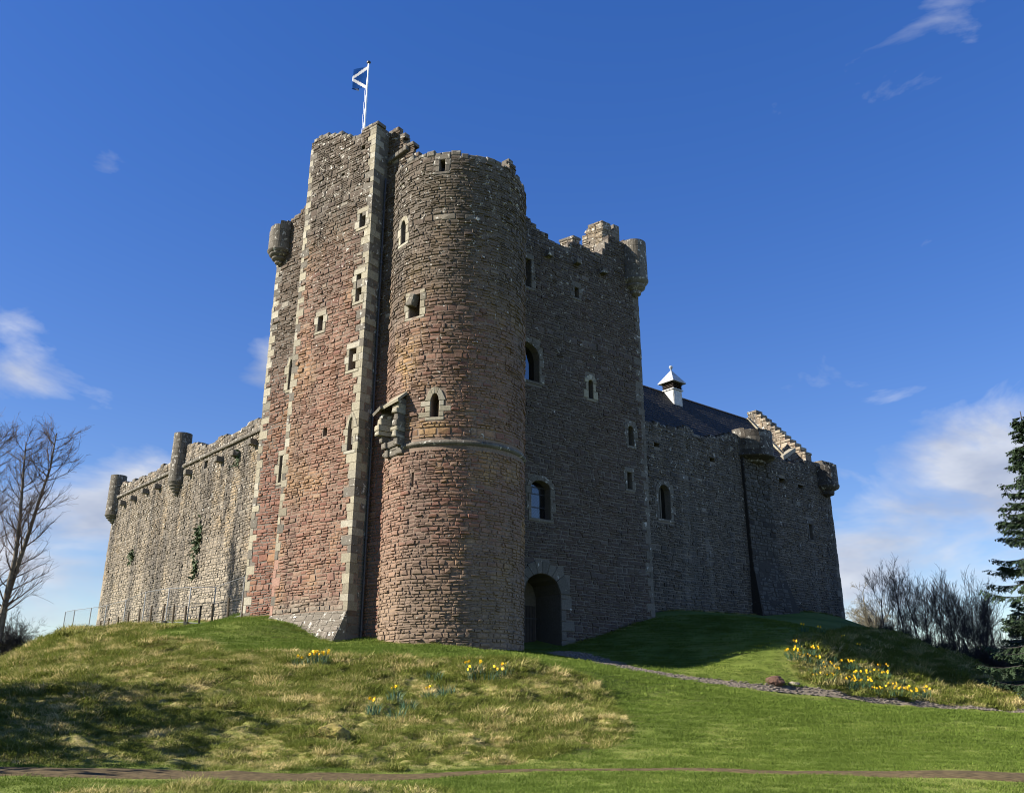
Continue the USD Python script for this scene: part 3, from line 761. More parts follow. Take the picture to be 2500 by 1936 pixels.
def rect(face, ox, oy, sc, x0, x1, y0, y1):
    """an opening (s0, s1, z0, z1) from its box in a crop"""
    (a, c), (b, d) = crop(ox, oy, sc, [(x0, y0), (x1, y1)])
    sm, zt = face.px((a + b) / 2, c); _, zb = face.px((a + b) / 2, d)
    ym = (c + d) / 2
    sa, sb = face.px(a, ym)[0], face.px(b, ym)[0]
    return (min(sa, sb), max(sa, sb), zb, zt)


def opening(face, o, head='flat', depth=.75, rise=None):
    s0, s1, z0, z1 = o
    if head == 'flat':
        poly = [(s0, z0), (s1, z0), (s1, z1), (s0, z1)]
    else:
        r = rise or min((s1 - s0) * (.9 if head == 'pointed' else .5), (z1 - z0) * .5)
        poly = [(s0, z0), (s1, z0)] + arch_pts(s0, s1, z1 - r, head, 6, r)[::-1]
    return cutter(face, poly, -depth, .4)


def pts_on(face, pts):
    return [face.px(x, y) for x, y in pts]


def finish_wall(name, man, m, parent):
    v, f = tri(man)
    return obj(name, (v, f), m, parent)


def bartizan(parent, c, r, z_top, z_corb, z_tip, m, rg, rag=.25, steps=4, courses=5, a0=0.0, a1=2 * math.pi, crown=None):
    """a round corner turret on rings of corbelling, built of courses of curved blocks"""
    zs = np.linspace(z_corb, z_top, courses + 1)
    body = None; k = 0
    inner = r - .28
    shell, ff = lathe([(inner, z_top - .5), (r - .03, z_top - .5), (r - .03, z_corb), (.05, z_corb)], (*c, 0), 28)
    body = obj('bartizan', (shell, ff), M_MORTG, parent)
    for q, (za, zb) in enumerate(zip(zs[:-1], zs[1:])):
        n = 11; ph = rg.uniform(0, 6)
        for t in range(n):
            b0, b1 = ph + t * 2 * math.pi / n, ph + (t + 1) * 2 * math.pi / n
            zt = zb
            if q >= courses - 2 and crown is not None:
                mid = (b0 + b1) / 2
                zt = min(zb, crown(mid))
            elif q == courses - 1:
                zt = za + (zb - za) * rg.uniform(1 - rag * 2, 1)
                if rg.random() < rag:
                    continue
            if zt < za + .06:
                continue
            g = .008 / r; e = rg.uniform(0, .012)
            th = np.linspace(b0 + g, b1 - g, 4)
            ro, ri = r + e, inner
            P = [(math.sin(x) * ro, -math.cos(x) * ro) for x in th] + [(math.sin(x) * ri, -math.cos(x) * ri) for x in th[::-1]]
            P = np.array(P) + np.array(c); n8 = 8
            v = np.vstack([np.c_[P, np.full(n8, za + .006)], np.c_[P, np.full(n8, zt - .006)]])
            f = []
            for i_ in range(n8):
                j_ = (i_ + 1) % n8; f += [[i_, j_, 8 + j_], [i_, 8 + j_, 8 + i_]]
            for i_ in range(3):
                f += [[8 + i_, 8 + i_ + 1, 8 + 6 - i_], [8 + i_, 8 + 6 - i_, 8 + 7 - i_], [i_ + 1, i_, 7 - i_], [i_ + 1, 7 - i_, 6 - i_]]
            obj('curved_stone', (v, np.array(f)), m, body)
    hs = (z_corb - z_tip) / steps
    for q in range(steps):
        zt = z_corb - q * hs; ra = r * 1.06 * (1 - (q / steps) ** 1.25 * .97); rb = r * 1.06 * (1 - ((q + 1) / steps) ** 1.25 * .97)
        prof = [(.02, zt), (ra * .97, zt), (ra, zt - hs * .12), (ra * .995, zt - hs * .3), (ra * .93, zt - hs * .55), (max(rb, .05) * 1.02, zt - hs * .92), (max(rb, .04) * .9, zt - hs), (.01, zt - hs)]
        obj('corbel_ring', lathe(prof, (*c, 0), 28), m, body, smooth=40)
    return body


# ---- keep
keep = thing('castle_keep', 'main keep with the arched gate, shade-darkened rubble front between round tower and low hall', 'castle keep')
headL = ragged([(-.3, FL.px(600, 500)[1])] + pts_on(FL, [(622, 474), (634, 462), (645, 452), (655, 446)]) + [(sTL + 1.0, 27.0), (sTR - 1.2, 27.3)] + pts_on(FL, [(832, 288), (848, 281)]) + pts_on(FL, [(857, 291), (866, 301), (874, 313)]) + [(10.6, 26.0)], rg, amp=.13)
cr = crop(1240, 500, 5.747, [(245, 180), (300, 220), (340, 270), (415, 370), (540, 440), (556, 505), (700, 590), (850, 622), (880, 560), (930, 548), (985, 575), (1060, 600), (1200, 718), (1330, 722), (1345, 620), (1395, 500), (1440, 465), (1500, 490), (1560, 520), (1650, 530)])
pr = pts_on(FR, cr)
headR = ragged([(-16.5, 25.5), (pr[0][0] - .9, 26.0), (pr[0][0] - .3, pr[0][1])] + pr + [(.3, pr[-1][1] - .05)], rg, step=.36, amp=.10)
C4 = C1 + C3 - C2
man = plan_solid([C1, C2, C3, C4], 0, 32)
inner = [C1 - nL * .9 - uL * 4, C2 - (nL + nR) * (.9 / (1 + float(np.dot(nL, nR)))), C3 - nR * .9 + uR * 4, C4 + (C4 - C2)]
man = man - plan_solid(inner, 24.6, 60) - head_cut(FL, headL, -1.2, .7, ext=(3, .4)) - head_cut(FR, headR, -1.2, .7, ext=(.5, 3))
o8 = lambda f, *a: rect(f, *a)
kw = {'w_top': (rect(FR, 1240, 500, 5.747, 245, 322, 760, 1150), 'flat'), 'w_big': (rect(FR, 1270, 800, 8.457, 105, 385, 330, 1095), 'round'), 'w_lat': (rect(FR, 1270, 1150, 12.077, 325, 880, 285, 1400), 'round'),
      'w_arch': (rect(FR, 1270, 800, 8.457, 1408, 1500, 1085, 1465), 'round'), 'w_small': (rect(FR, 1240, 500, 5.747, 935, 990, 1165, 1305), 'flat'),
      'w_s1': (rect(FR, 1200, 1000, 2.642, 882, 915, 108, 232), 'round'), 'w_s2': (rect(FR, 1200, 1000, 2.642, 876, 904, 405, 512), 'flat')}
kw['w_top'] = ((kw['w_top'][0][1] - 1.1, *kw['w_top'][0][1:]), 'flat')
kw['w_big'] = ((kw['w_big'][0][1] - 1.6, *kw['w_big'][0][1:]), 'round')
gate = rect(FR, 1260, 1360, 6.506, 118, 705, 262, 1470)
gz0 = float(gz(*FR.map(gate[0], 0, 0)[:2])) - .4
gate = (gate[0], gate[1], gz0, gate[3])
g_rise = gate[3] - FR.px(*crop(1260, 1360, 6.506, [(415, 565)])[0])[1]
holesR = []
for k, (o, h) in kw.items():
    rise = (.28 * (o[1] - o[0])) if k == 'w_lat' else None
    man = man - opening(FR, o, h, .75 if k[2] != 's' else 1.1, rise)
man = man - opening(FR, gate, 'pointed', 1.9, g_rise)
gi = (gate[0] + .02, gate[0] + (gate[1] - gate[0]) * .56, gz0, gate[3] - .5)
man = man - opening(FR, gi, 'pointed', 7.0, 1.0)
slitsL = [(rect(FL, 600, 650, 3.074, 326, 346, 705, 925), 'pointed'), (rect(FL, 600, 650, 3.074, 254, 272, 1425, 1620), 'flat')]
for o, h in slitsL:
    man = man - opening(FL, o, h, .9)
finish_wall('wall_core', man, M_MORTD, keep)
for k, (o, h) in kw.items():
    s0, s1, z0, z1 = o
    if h == 'flat':
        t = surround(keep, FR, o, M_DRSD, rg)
    else:
        r = (.28 * (s1 - s0)) if k == 'w_lat' else min((s1 - s0) * .5, (z1 - z0) * .5)
        t = surround(keep, FR, (s0, s1, z0, z1 - r), M_DRSD if k != 'w_arch' else M_DRS, rg, head='arch') + [(s0, s1, z1 - r, z1)]
        t += voussoirs(keep, FR, arch_pts(s0, s1, z1 - r, 'round', 10, r), .30, M_DRSD if k != 'w_arch' else M_DRS, rg)
    holesR += t
    if k in ('w_top', 'w_big', 'w_lat'):
        pane = obj('window_pane', cat([(FR.map([s0, s1, s1, s0], [z0, z0, z1, z1], -.42), np.array([[0, 1, 2], [0, 2, 3]]))]), M_GLASS, keep)
        if k == 'w_lat':
            for y in (.33, .68, .86):
                obj('glazing_bar', cat([dressed(FR, s0, s1, z0 + (z1 - z0) * y - .02, z0 + (z1 - z0) * y + .02, -.38, -.41, 0, .004)]), M_IRON, pane)
            for x in (.28, .72):
                obj('glazing_bar', cat([dressed(FR, s0 + (s1 - s0) * x - .02, s0 + (s1 - s0) * x + .02, z0 + (z1 - z0) * .68, z0 + (z1 - z0) * .86, -.38, -.41, 0, .004)]), M_IRON, pane)
            lat = []
            st = .17; n_ = int(((s1 - s0) + (z1 - z0)) / st) + 1
            for q in range(-n_, n_):
                for sg in (1, -1):
                    # diagonal lead lines clipped to the light
                    a0 = s0; b0 = z0 + q * st if sg > 0 else z1 - q * st
                    P = []
                    for tt in np.linspace(0, s1 - s0, 25):
                        zz = b0 + sg * tt * 1.6
                        if z0 < zz < z1 - .1:
                            P.append(FR.map(s0 + tt, zz, -.40))
                    if len(P) > 1:
                        lat.append(tube(np.array([P[0], P[-1]]), .006, 3))
            obj('lead_lattice', cat(lat), M_IRON, pane)
        obj('blind', (FR.map([s0 - .05, s1 + .05, s1 + .05, s0 - .05], [z0 - .05, z0 - .05, z1 + .05, z1 + .05], -.70), np.array([[0, 1, 2], [0, 2, 3]])), M_OAK, pane)  # dark sheet standing in for the unlit room behind the glass
# gate arch
s0, s1, z0, z1 = gate
zsp = z1 - g_rise
arc = arch_pts(s0, s1, zsp, 'pointed', 8, g_rise)
holesR += voussoirs(keep, FR, arc, .62, M_DRSD, rg, per=2, d1=.07) + [(s0, s1, z0, zsp)]
zz = z0
k = 0
while zz < zsp - .05:
    h = min(rg.uniform(.36, .56), zsp - zz)
    w = (.85 if k % 2 else .38) * rg.uniform(.85, 1.15)
    obj('jamb_stone', dressed(FR, s1, s1 + w, zz, zz + h, .06), M_DRSD, keep); holesR.append((s1, s1 + w, zz, zz + h))
    w = .35
    obj('jamb_stone', dressed(FR, s0 - w, s0, zz, zz + h, .06), M_DRSD, keep); holesR.append((s0 - w, s0, zz, zz + h))
    zz += h; k += 1
for a in np.linspace(zsp, z1, 5)[:-1]:
    f_ = (a - zsp) / g_rise; hw = (s1 - s0) / 2 * (1 - f_ ** 1.6); holesR.append(((s0 + s1) / 2 - hw, (s0 + s1) / 2 + hw, a, a + g_rise / 4))
dz1 = FR.px(*crop(1260, 1360, 6.506, [(560, 770)])[0], d=-1.0)[1]
dr = obj('gate_door', cat([dressed(FR, gi[1] + .05 + q * .2, gi[1] + .05 + q * .2 + .2, z0, dz1, -1.70, -1.83, .006, .01) for q in range(int((s1 - gi[1] - .1) / .2))]), M_OAK, keep)
for q in (.25, .75):
    obj('iron_strap', dressed(FR, gi[1] + .06, s1 - .1, z0 + (dz1 - z0) * q, z0 + (dz1 - z0) * q + .07, -1.675, -1.70, 0, .005), M_IRON, dr)
# quoins of the keep's corners
zgL = float(gz(*(C1 + uL * .3))) - .5
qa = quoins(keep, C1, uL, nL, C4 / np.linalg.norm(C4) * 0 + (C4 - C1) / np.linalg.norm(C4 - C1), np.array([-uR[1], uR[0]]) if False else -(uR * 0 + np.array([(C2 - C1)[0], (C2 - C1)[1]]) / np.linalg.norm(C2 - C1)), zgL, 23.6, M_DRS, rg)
holesL = [(-.2, q[2], q[0], q[1]) for q in qa]
zgR = float(gz(*(C3 - uR * .3))) - .6
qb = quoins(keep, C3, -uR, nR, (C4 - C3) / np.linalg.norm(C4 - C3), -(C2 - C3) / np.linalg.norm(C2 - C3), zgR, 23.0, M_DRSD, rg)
holesR += [(-q[2], .2, q[0], q[1]) for q in qb]
for o, h in slitsL:
    s0, s1, z0, z1 = o
    holesL += surround(keep, FL, (s0, s1, z0, z1 - (.35 if h == 'pointed' else 0)), M_DRS, rg, head='flat' if h == 'flat' else 'arch', lo=.36, sh=.16)
    if h == 'pointed':
        holesL += voussoirs(keep, FL, arch_pts(s0, s1, z1 - .35, 'pointed', 4, .35), .22, M_DRS, rg) + [(s0, s1, z1 - .35, z1)]
ht = lambda prof: (lambda s: float(np.interp(s, [p[0] for p in prof], [p[1] for p in prof])))
VL1, A1_ = masonry(FL, 0.0, sTL + .5, float(gz(*C1)) - .8, ht(headL), holesL, rg)
VL2, A2_ = masonry(FL, sTR - .1, 10.3, 1.0, ht(headL), [], rg)
V1, A1 = np.vstack([VL1, VL2]), np.r_[A1_, A2_]
stones(keep, V1, A1, M_KEEP, 90)
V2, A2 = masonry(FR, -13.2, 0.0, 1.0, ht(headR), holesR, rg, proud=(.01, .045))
stones(keep, V2, A2, M_SHADE_DULL, 200, 'front_stone')
# stones along the broken wall heads
for face, prof, m_, lo, hi in ((FR, headR, M_SHADE_DULL, -9.2, .2), (FL, headL, M_KEEP, 0, 10.6)):
    for (a, za), (b, zb) in zip(prof[0::2], prof[1::2]):
        if b - a > .1 and lo < a < hi:
            h = rg.uniform(.10, .24)
            obj('coping_stone', dressed(face, a, b, za - .04, za + h, rg.uniform(-.02, .06), -rg.uniform(.3, .6), .008, .04), m_ if rg.random() < .6 else M_DRSD, keep)
# beam corbels below the wall head
for x0, x1, y0, y1 in ((500, 600, 690, 745), (905, 985, 800, 850), (1245, 1370, 935, 985)):
    o = rect(FR, 1240, 500, 5.747, x0, x1, y0, y1); sm = (o[0] + o[1]) / 2
    obj('corbel', dressed(FR, sm - .2, sm + .2, o[2], o[2] + .32, .38, -.1, 0, .04), M_DRSD, keep)
# corner bartizans
cL = C1 + uL * .28 + nL * .12; zt = at(612, 487, 45.6)[2]
zc = at(612, 535, 45.4)[2]; ztip = at(603, 566, 45.6)[2]


def crownL(a):
    a = (a + math.pi) % (2 * math.pi) - math.pi          # 0 = towards the viewer, left negative
    return zc + (zt - zc) * float(np.interp(a, [-2.2, -1.35, -1.2, -.3, -.2, .6, 3.2], [1.0, .82, .62, .72, .95, 1.15, 1.2]))


bartizan(keep, cL, .66, zt + .4, zc, ztip, M_DRSD, rg, crown=crownL)
cR = C3 - uR * .30 + nR * .10
bartizan(keep, cR, .78, at(1345, 519, 48)[2], at(1345, 597, 48)[2], at(1352, 632, 48)[2], M_DRSD, rg, rag=.0, steps=3, courses=6)
# the roof-top stack behind the parapet
pst = crop(1240, 500, 5.747, [(1332, 600)])[0]; q0 = at(*pst, 50.6)
cB = q0[:2]
fa, fb = Plane(cB, AZL + 180), Plane(cB, AZR)
la = -fa.px(*crop(1240, 500, 5.747, [(1045, 560)])[0])[0]; lb = fb.px(*crop(1240, 500, 5.747, [(1560, 400)])[0])[0]
ztk = fa.px(*crop(1240, 500, 5.747, [(1328, 205)])[0])[1]
pa = [(-la, ztk - 1.7)] + pts_on(fa, crop(1240, 500, 5.747, [(1100, 420), (1105, 330), (1150, 330), (1240, 245), (1325, 205)]))
hA = ragged([(-la - .05, pa[1][1] - .1)] + pa[1:] + [(0.02, ztk)], rg, .3, .06)
hB = [(0, ztk), (lb * .2, ztk), (lb * .2, ztk - .02), (lb * .5, ztk - .05), (lb * .5, ztk - .45), (lb * .68, ztk - .45), (lb * .68, ztk + .05), (lb, ztk + .05), (lb, ztk - .1), (lb + .05, ztk - .1)]
ms = plan_solid([cB, cB - fa.u * la, cB - fa.u * la + fb.u * lb, cB + fb.u * lb], 24.0, ztk + .3)
ms = ms - head_cut(fa, hA, -.55, .5, ext=(.5, .3)) - head_cut(fb, [(s, z) for s, z in hB], -la + .5, .3, ext=(.3, .3))
stack = finish_wall('roof_stack', ms, M_MORT, keep)
Va, Aa = masonry(fa, -la, 0, 24.6, ht(hA), [], rg, course=(.16, .28)); Vb, Ab = masonry(fb, 0, lb, 24.6, lambda s: ztk - .5 if .5 * lb < s < .68 * lb else ztk, [], rg, course=(.16, .28))
for v_ in np.vstack([Va, Vb]):
    obj('stack_stone', (v_, SF), M_CURT, stack)
# low merlon and handrail beside it
o = rect(FR, 1240, 500, 5.747, 785, 985, 450, 600); pm = at(*crop(1240, 500, 5.747, [(915, 560)])[0], 47.0)
fm, fn = Plane(pm[:2], AZL + 180), Plane(pm[:2], AZR)
zmt = fm.px(*crop(1240, 500, 5.747, [(912, 448)])[0])[1]
mb = plan_solid([pm[:2], pm[:2] - fm.u * .95, pm[:2] - fm.u * .95 + fn.u * .55, pm[:2] + fn.u * .55], 24.2, zmt - .1)
mer = finish_wall('merlon', mb, M_MORT, keep)
Va, Aa = masonry(fm, -.95, 0, 24.4, zmt - .08, [], rg, course=(.16, .26)); Vb, Ab = masonry(fn, 0, .55, 24.4, zmt - .08, [], rg, course=(.16, .26))
for v_ in np.vstack([Va, Vb]):
    obj('merlon_stone', (v_, SF), M_CURT, mer)
obj('merlon_cope', prism([pm[:2] + fm.u * .06 + fm.n * .05, pm[:2] + fm.u * .06 + fn.u * .6, pm[:2] - fm.u * 1.0 + fn.u * .6, pm[:2] - fm.u * 1.0 + fm.n * .05], zmt - .09, zmt + .06), M_DRSD, mer)
ra, rb = crop(1240, 500, 5.747, [(545, 492), (720, 582)])
for dz in (0, -.35):
    A = np.array([*FR.map(FR.px(*ra, d=-.5)[0], 0, -.5)[:2], FR.px(*ra, d=-.5)[1] + dz]); B = np.array([*FR.map(FR.px(*rb, d=-.5)[0], 0, -.5)[:2], FR.px(*rb, d=-.5)[1] + dz])
    obj('handrail', tube(np.array([A, B]), .035, 6), M_IRON, keep)
# drip mould of the vanished roof against the keep, above the round tower
dm0, dm1 = FL.px(832, 352), FL.px(872, 322)
for q in range(5):
    a = np.array(dm0) + (np.array(dm1) - dm0) * q / 5; b = np.array(dm0) + (np.array(dm1) - dm0) * (q + .97) / 5
    obj('drip_mould', dressed_poly(FL, [a, b, b + [0, .26], a + [0, .26]], .22, -.05, .03), M_DRSD, keep)

# ---- square turret
tur = thing('square_turret', 'tall narrow square turret of red rubble with pale corner stones, carrying the flagpole', 'castle turret')
headT = ragged(pts_on(FT, crop(740, 300, 6.504, [(175, 318), (190, 300), (310, 240), (400, 215), (480, 180), (590, 190), (650, 245), (730, 215), (790, 262), (850, 285), (876, 250), (884, 120), (975, 80), (1040, 100), (1075, 55), (1190, 5)])) + [(sTR + .05, FT.px(*crop(740, 300, 6.504, [(1198, -5)])[0])[1])], rg, step=.38, amp=.09)
Fq = [FT.map(sTL, 0, 0)[:2], FT.map(sTR, 0, 0)[:2], FT.map(sTR, 0, -3.2)[:2], FT.map(sTL, 0, -3.2)[:2]]
mt = plan_solid(Fq, 0, 34) - plan_solid([FT.map(sTL + .8, 0, -.8)[:2], FT.map(sTR - .8, 0, -.8)[:2], FT.map(sTR - .8, 0, -5)[:2], FT.map(sTL + .8, 0, -5)[:2]], 27.2, 60)
mt = mt - head_cut(FT, headT, -1.1, .9, ext=(.5, .001)) - plan_solid([FT.map(sTL - .3, 0, -1.05)[:2], FT.map(sTR - .81, 0, -1.05)[:2], FT.map(sTR - .81, 0, -5)[:2], FT.map(sTL - .3, 0, -5)[:2]], 27.6, 60)
zr = FTR.px(*crop(740, 300, 6.504, [(1300, 8)])[0])[1]
mt = mt - head_cut(FTR, ragged([(-.01, headT[-1][1] + .02), (.55, zr + .15), (1.05, zr - .3), (3.3, zr - 1.4)], rg, amp=.08), -.9, .4, ext=(0, 1))
tw = [(rect(FT, 860, 500, 21.14, 405, 695, 430, 1150), 'flat'), (rect(FT, 840, 640, 14.09, 428, 612, 425, 1340), 'flat'), (rect(FT, 740, 740, 9.394, 350, 455, 310, 640), 'flat'), (rect(FT, 740, 740, 9.394, 1062, 1215, 1045, 1525), 'flat'), (rect(FT, 600, 650, 3.074, 770, 808, 1135, 1380), 'pointed')]
th = [rect(FT, 600, 650, 3.074, 580, 610, 1215, 1275), rect(FT, 550, 1100, 2.912, 814, 829, 380, 420), rect(FT, 600, 120, 2.916, 822, 850, 690, 718), rect(FT, 600, 120, 2.916, 680, 705, 884, 905)]
for o, h in tw:
    mt = mt - opening(FT, o, h, .8)
for o in th:
    mt = mt - opening(FT, o, 'flat', .6)
finish_wall('wall_core', mt, M_MORT, tur)
BT = Battered(FT, ZPL, .55)
zg = float(gz(*FT.map((sTL + sTR) / 2, 0, 0)[:2])) - 1.0
hb = Manifold.hull_points(np.vstack([[*FT.map(s, ZPL, d)] for s in (sTL, sTR) for d in (0, -1.0)] + [[*FT.map(s, zg, .55 * (ZPL - zg))] for s in (sTL - .05, sTR)] + [[*FT.map(s, zg, -1.0)] for s in (sTL - .05, sTR)]).astype(float).tolist())
finish_wall('battered_base', hb.translate([0, 0, -.004]), M_BASE, tur)
quL = quoins(tur, FT.map(sTL, 0, 0)[:2], uL, nL, -nL, -uL, ZPL + 2.6, FT.px(676, 306)[1] - .2, M_DRS, rg, long=.46, short=.22)
M_REDQ = stone_material('red_freestone', [(0, (.27, .155, .115)), (1, (.33, .205, .155))], lichen=.2, lich_z=(5, 20), bump=.12)
quL += quoins(tur, FT.map(sTL, 0, 0)[:2], uL, nL, -nL, -uL, ZPL, ZPL + 2.58, M_REDQ, rg, long=.46, short=.26, hh=(.36, .5))
quR = quoins(tur, FT.map(sTR, 0, 0)[:2], -uL, nL, -nL, uL, ZPL, headT[-1][1] - .1, M_DRS, rg, long=.62, short=.34, hh=(.30, .48))
hT = [(sTL - .2, sTL + q[2], q[0], q[1]) for q in quL] + [(sTR - q[2], sTR + .2, q[0], q[1]) for q in quR] + [(a - .02, b + .02, c, d) for a, b, c, d in th]
for o, h in tw:
    r = .55 if h == 'pointed' else 0
    hT += surround(tur, FT, (o[0], o[1], o[2], o[3] - r), M_DRS, rg, head='flat' if not r else 'arch', lo=.36, sh=.2)
    if r:
        hT += voussoirs(tur, FT, arch_pts(o[0], o[1], o[3] - r, 'pointed', 4, r), .24, M_DRS, rg) + [(o[0], o[1], o[3] - r, o[3])]
VT, AT = masonry(FT, sTL, sTR, ZPL, ht(headT), hT, rg)
VP, AP = masonry(BT, sTL - .02, sTR, zg, ZPL - .02, [], rg, course=(.2, .38), length=(.25, .7), proud=(.005, .025), split=.15)
stones(tur, VT, AT, M_TUR, 230)
stones(tur, VP, AP, M_BASE, 40, 'base_stone')
hR = [(-.2, q[3], q[0], q[1]) for q in quR]
VR, AR = masonry(FTR, 0.0, 1.0, 1.5, 27.0, hR, rg, course=(.24, .4), proud=(.002, .015), split=.15)
VR2, AR2 = masonry(FTR, 0.0, 2.2, 27.0, zr - .4, hR, rg, course=(.24, .4), proud=(.002, .015), split=.15)
stones(tur, np.vstack([VR, VR2]), np.r_[AR, AR2], M_DRSD, 30, 'side_stone')
for (a, za), (b, zb) in zip(headT[0::2], headT[1::2]):
    if b - a > .1:
        obj('coping_stone', dressed(FT, a, b, za - .05, za + rg.uniform(.12, .26), rg.uniform(-.04, .04), -rg.uniform(.4, .7), .008, .05), M_DRSD if rg.random() < .7 else M_DRS, tur)
# rain pipe down the shaded side
pa_, pb_ = FTR.px(823, 382, d=.12), FTR.px(772, 1312, d=.12)
dp = [FTR.map(pa_[0], pa_[1], .12), FTR.map(pb_[0], 2.0, .12)]
pipe = obj('rain_pipe', tube(np.array([[*FTR.map(pa_[0] + (pb_[0] - pa_[0]) * t, pa_[1] + (2.0 - pa_[1]) * t, .12)] for t in np.linspace(0, 1, 14)]), .055, 8), M_IRON, tur, smooth=True)
for t in np.arange(.04, 1, .085):
    c_ = FTR.map(pa_[0] + (pb_[0] - pa_[0]) * t, pa_[1] + (2.0 - pa_[1]) * t, .12)
    obj('pipe_collar', tube(np.array([c_ + [0, 0, .07], c_ - [0, 0, .07]]), .078, 8), M_IRON, pipe)
sp = [FTR.map(pa_[0], FTR.px(822, 440)[1], .1), FTR.map(pa_[0], FTR.px(822, 440)[1] + .25, .35), FTR.map(pa_[0] + .1, FTR.px(822, 440)[1] + .3, .75)]
obj('rain_spout', tube(np.array(sp), .045, 6), M_IRON, pipe)

# ---- round tower
tow = thing('round_tower', 'broad round tower of red and ochre rubble with a string course, beside the gate', 'castle tower')
zrim = CY.px(970, 330)[1]
RT = lambda th: zrim + float(np.interp(th, [-1.6, -.9, -.3, .2, .55, .78, .80, .98, 1.0, 1.3, 2.6, 3.2], [.35, .25, .1, -.1, -.2, -.15, .45, .5, -.2, -.2, -1.1, -1.2]))
mt = Manifold.cylinder(30.0, float(CY.R(0)), float(CY.R(30)), 160).translate([TC[0], TC[1], 0.0])
mt = mt - Manifold.cylinder(12, 2.55, 2.55, 64).translate([TC[0], TC[1], 22.3])
wed = []; thp = -math.pi; headC = []
while thp < math.pi:
    st = min(rg.uniform(.08, .17), math.pi - thp + .001); zt_ = RT(thp + st / 2) + rg.uniform(-.14, .1); headC.append((thp, thp + st, zt_))
    t0_, t1_ = thp - .004, thp + st + .004
    w_ = [(TC[0], TC[1]), (TC[0] + 6 * math.sin(t0_), TC[1] - 6 * math.cos(t0_)), (TC[0] + 6 * math.sin(t1_), TC[1] - 6 * math.cos(t1_))]
    wed.append(plan_solid(w_, zt_, 60)); thp += st
for w_ in wed:
    mt = mt - w_
cw = {'top': (rect(CY, 600, 120, 2.916, 1382, 1420, 788, 872), 'flat', 1.2), 'slit': (rect(CY, 600, 120, 2.916, 1108, 1140, 1225, 1382), 'pointed', .8), 'hole': (rect(CY, 600, 650, 3.074, 1228, 1308, 215, 380), 'flat', .7),
      'arch': (rect(CY, 600, 650, 3.074, 1388, 1450, 955, 1130), 'pointed', .8), 'low': (rect(CY, 550, 1100, 2.912, 1322, 1340, 155, 258), 'flat', .7)}
for o, h, dpt in cw.values():
    mt = mt - opening(CY, o, h, dpt)
finish_wall('wall_core', mt, M_MORT, tow)
hC = []
for k, (o, h, dpt) in cw.items():
    if k == 'low':
        hC.append(o); continue
    r = min((o[1] - o[0]) * .9, .5) if h == 'pointed' else 0
    if k == 'hole':
        hC += surround(tow, CY, o, M_DRS, rg, lo=.34, sh=.24, ht=.2, hs=3); continue
    hC += surround(tow, CY, (o[0], o[1], o[2], o[3] - r), M_DRS if k != 'top' else M_DRSD, rg, head='flat' if not r else 'arch', lo=.5 if k == 'arch' else .3, sh=.22, hs=3 if k == 'arch' else None)
    if r:
        hC += voussoirs(tow, CY, arch_pts(o[0], o[1], o[3] - r, 'pointed', 4, r), .26, M_DRS, rg) + [(o[0], o[1], o[3] - r, o[3])]
# broken lintel lump in the cross-shaped hole
o = cw['hole'][0]
obj('broken_stone', dressed_poly(CY, [(o[0] - .1, o[2] + .55 * (o[3] - o[2])), (o[0] + .45 * (o[1] - o[0]), o[2] + .5 * (o[3] - o[2])), (o[0] + .7 * (o[1] - o[0]), o[3] - .05), (o[0] + .2, o[3] + .02)], .2, -.2, .05), M_DRSD, tow)
# string course
zs_ = CY.px(*crop(600, 650, 3.074, [(1590, 1325)])[0])[1]
prof = [(0.0, .15), (.08, .13), (.13, .07), (.14, .0), (.10, -.06), (.04, -.09), (0.0, -.10)]
Rs = float(CY.R(zs_)) - .02
na = 30
for k in range(na):
    a0_, a1_ = -1.35 + k * 2.9 / na, -1.35 + (k + .985) * 2.9 / na
    v, f = lathe([(Rs + p, zs_ + z) for p, z in prof], (TC[0], TC[1], 0), 5, a0_ - math.pi / 2, a1_ - math.pi / 2)
    obj('string_stone', (v, f), M_DRSD, tow, smooth=35)
hC.append((-4.6, 5.2, zs_ - .11, zs_ + .18))
# garderobe: two broken stone cheeks under a sloping hood, corbelled out on the left
gs = CY.px(864, 900)[0]; gzt = CY.px(864, 845)[1]; gzb = CY.px(850, 970)[1]
gl = gs - 1.35
gard = obj('garderobe', cat([dressed(CY, gs - .20, gs - .01, gzb + .35, gzt - .25, .44, -.1, 0, .02), dressed(CY, gl + .02, gl + .2, gzb + .5, gzt - .9, .30, -.1, 0, .02)]), M_DRSD, tow)
zz = gzb
while zz < gzt - .4:
    h = rg.uniform(.2, .42)
    f_ = min(1, .28 + (zz - gzb) / 1.1)
    pj = (.56 + rg.uniform(-.16, .22)) * f_
    a_ = gs - .30 * rg.uniform(.75, 1.35)
    obj('cheek_stone', dressed_poly(CY, [(a_, zz + .02), (gs - rg.uniform(-.03, .03), zz), (gs + rg.uniform(-.03, .03), zz + h - .01), (a_ + rg.uniform(-.05, .08), zz + h - .02)], pj, -.1, .045), M_DRSD if rg.random() < .75 else M_DRS, gard)
    if rg.random() < .9:
        w_ = rg.uniform(.24, .42); q_ = gl + rg.uniform(-.08, .08)
        obj('cheek_stone', dressed_poly(CY, [(q_, zz + .03), (q_ + w_, zz), (q_ + w_ + rg.uniform(-.08, .05), zz + h - .02), (q_ + rg.uniform(-.03, .06), zz + h)], (.58 + rg.uniform(-.2, .22)) * f_, -.1, .05), M_DRSD if rg.random() < .7 else M_DRS, gard)
    if rg.random() < .5 and f_ < .8:
        obj('cheek_stone', dressed(CY, gl + .35, gs - .32, zz, zz + h, .34 * f_, -.1, .006, .04), M_DRSD, gard)
    zz += h
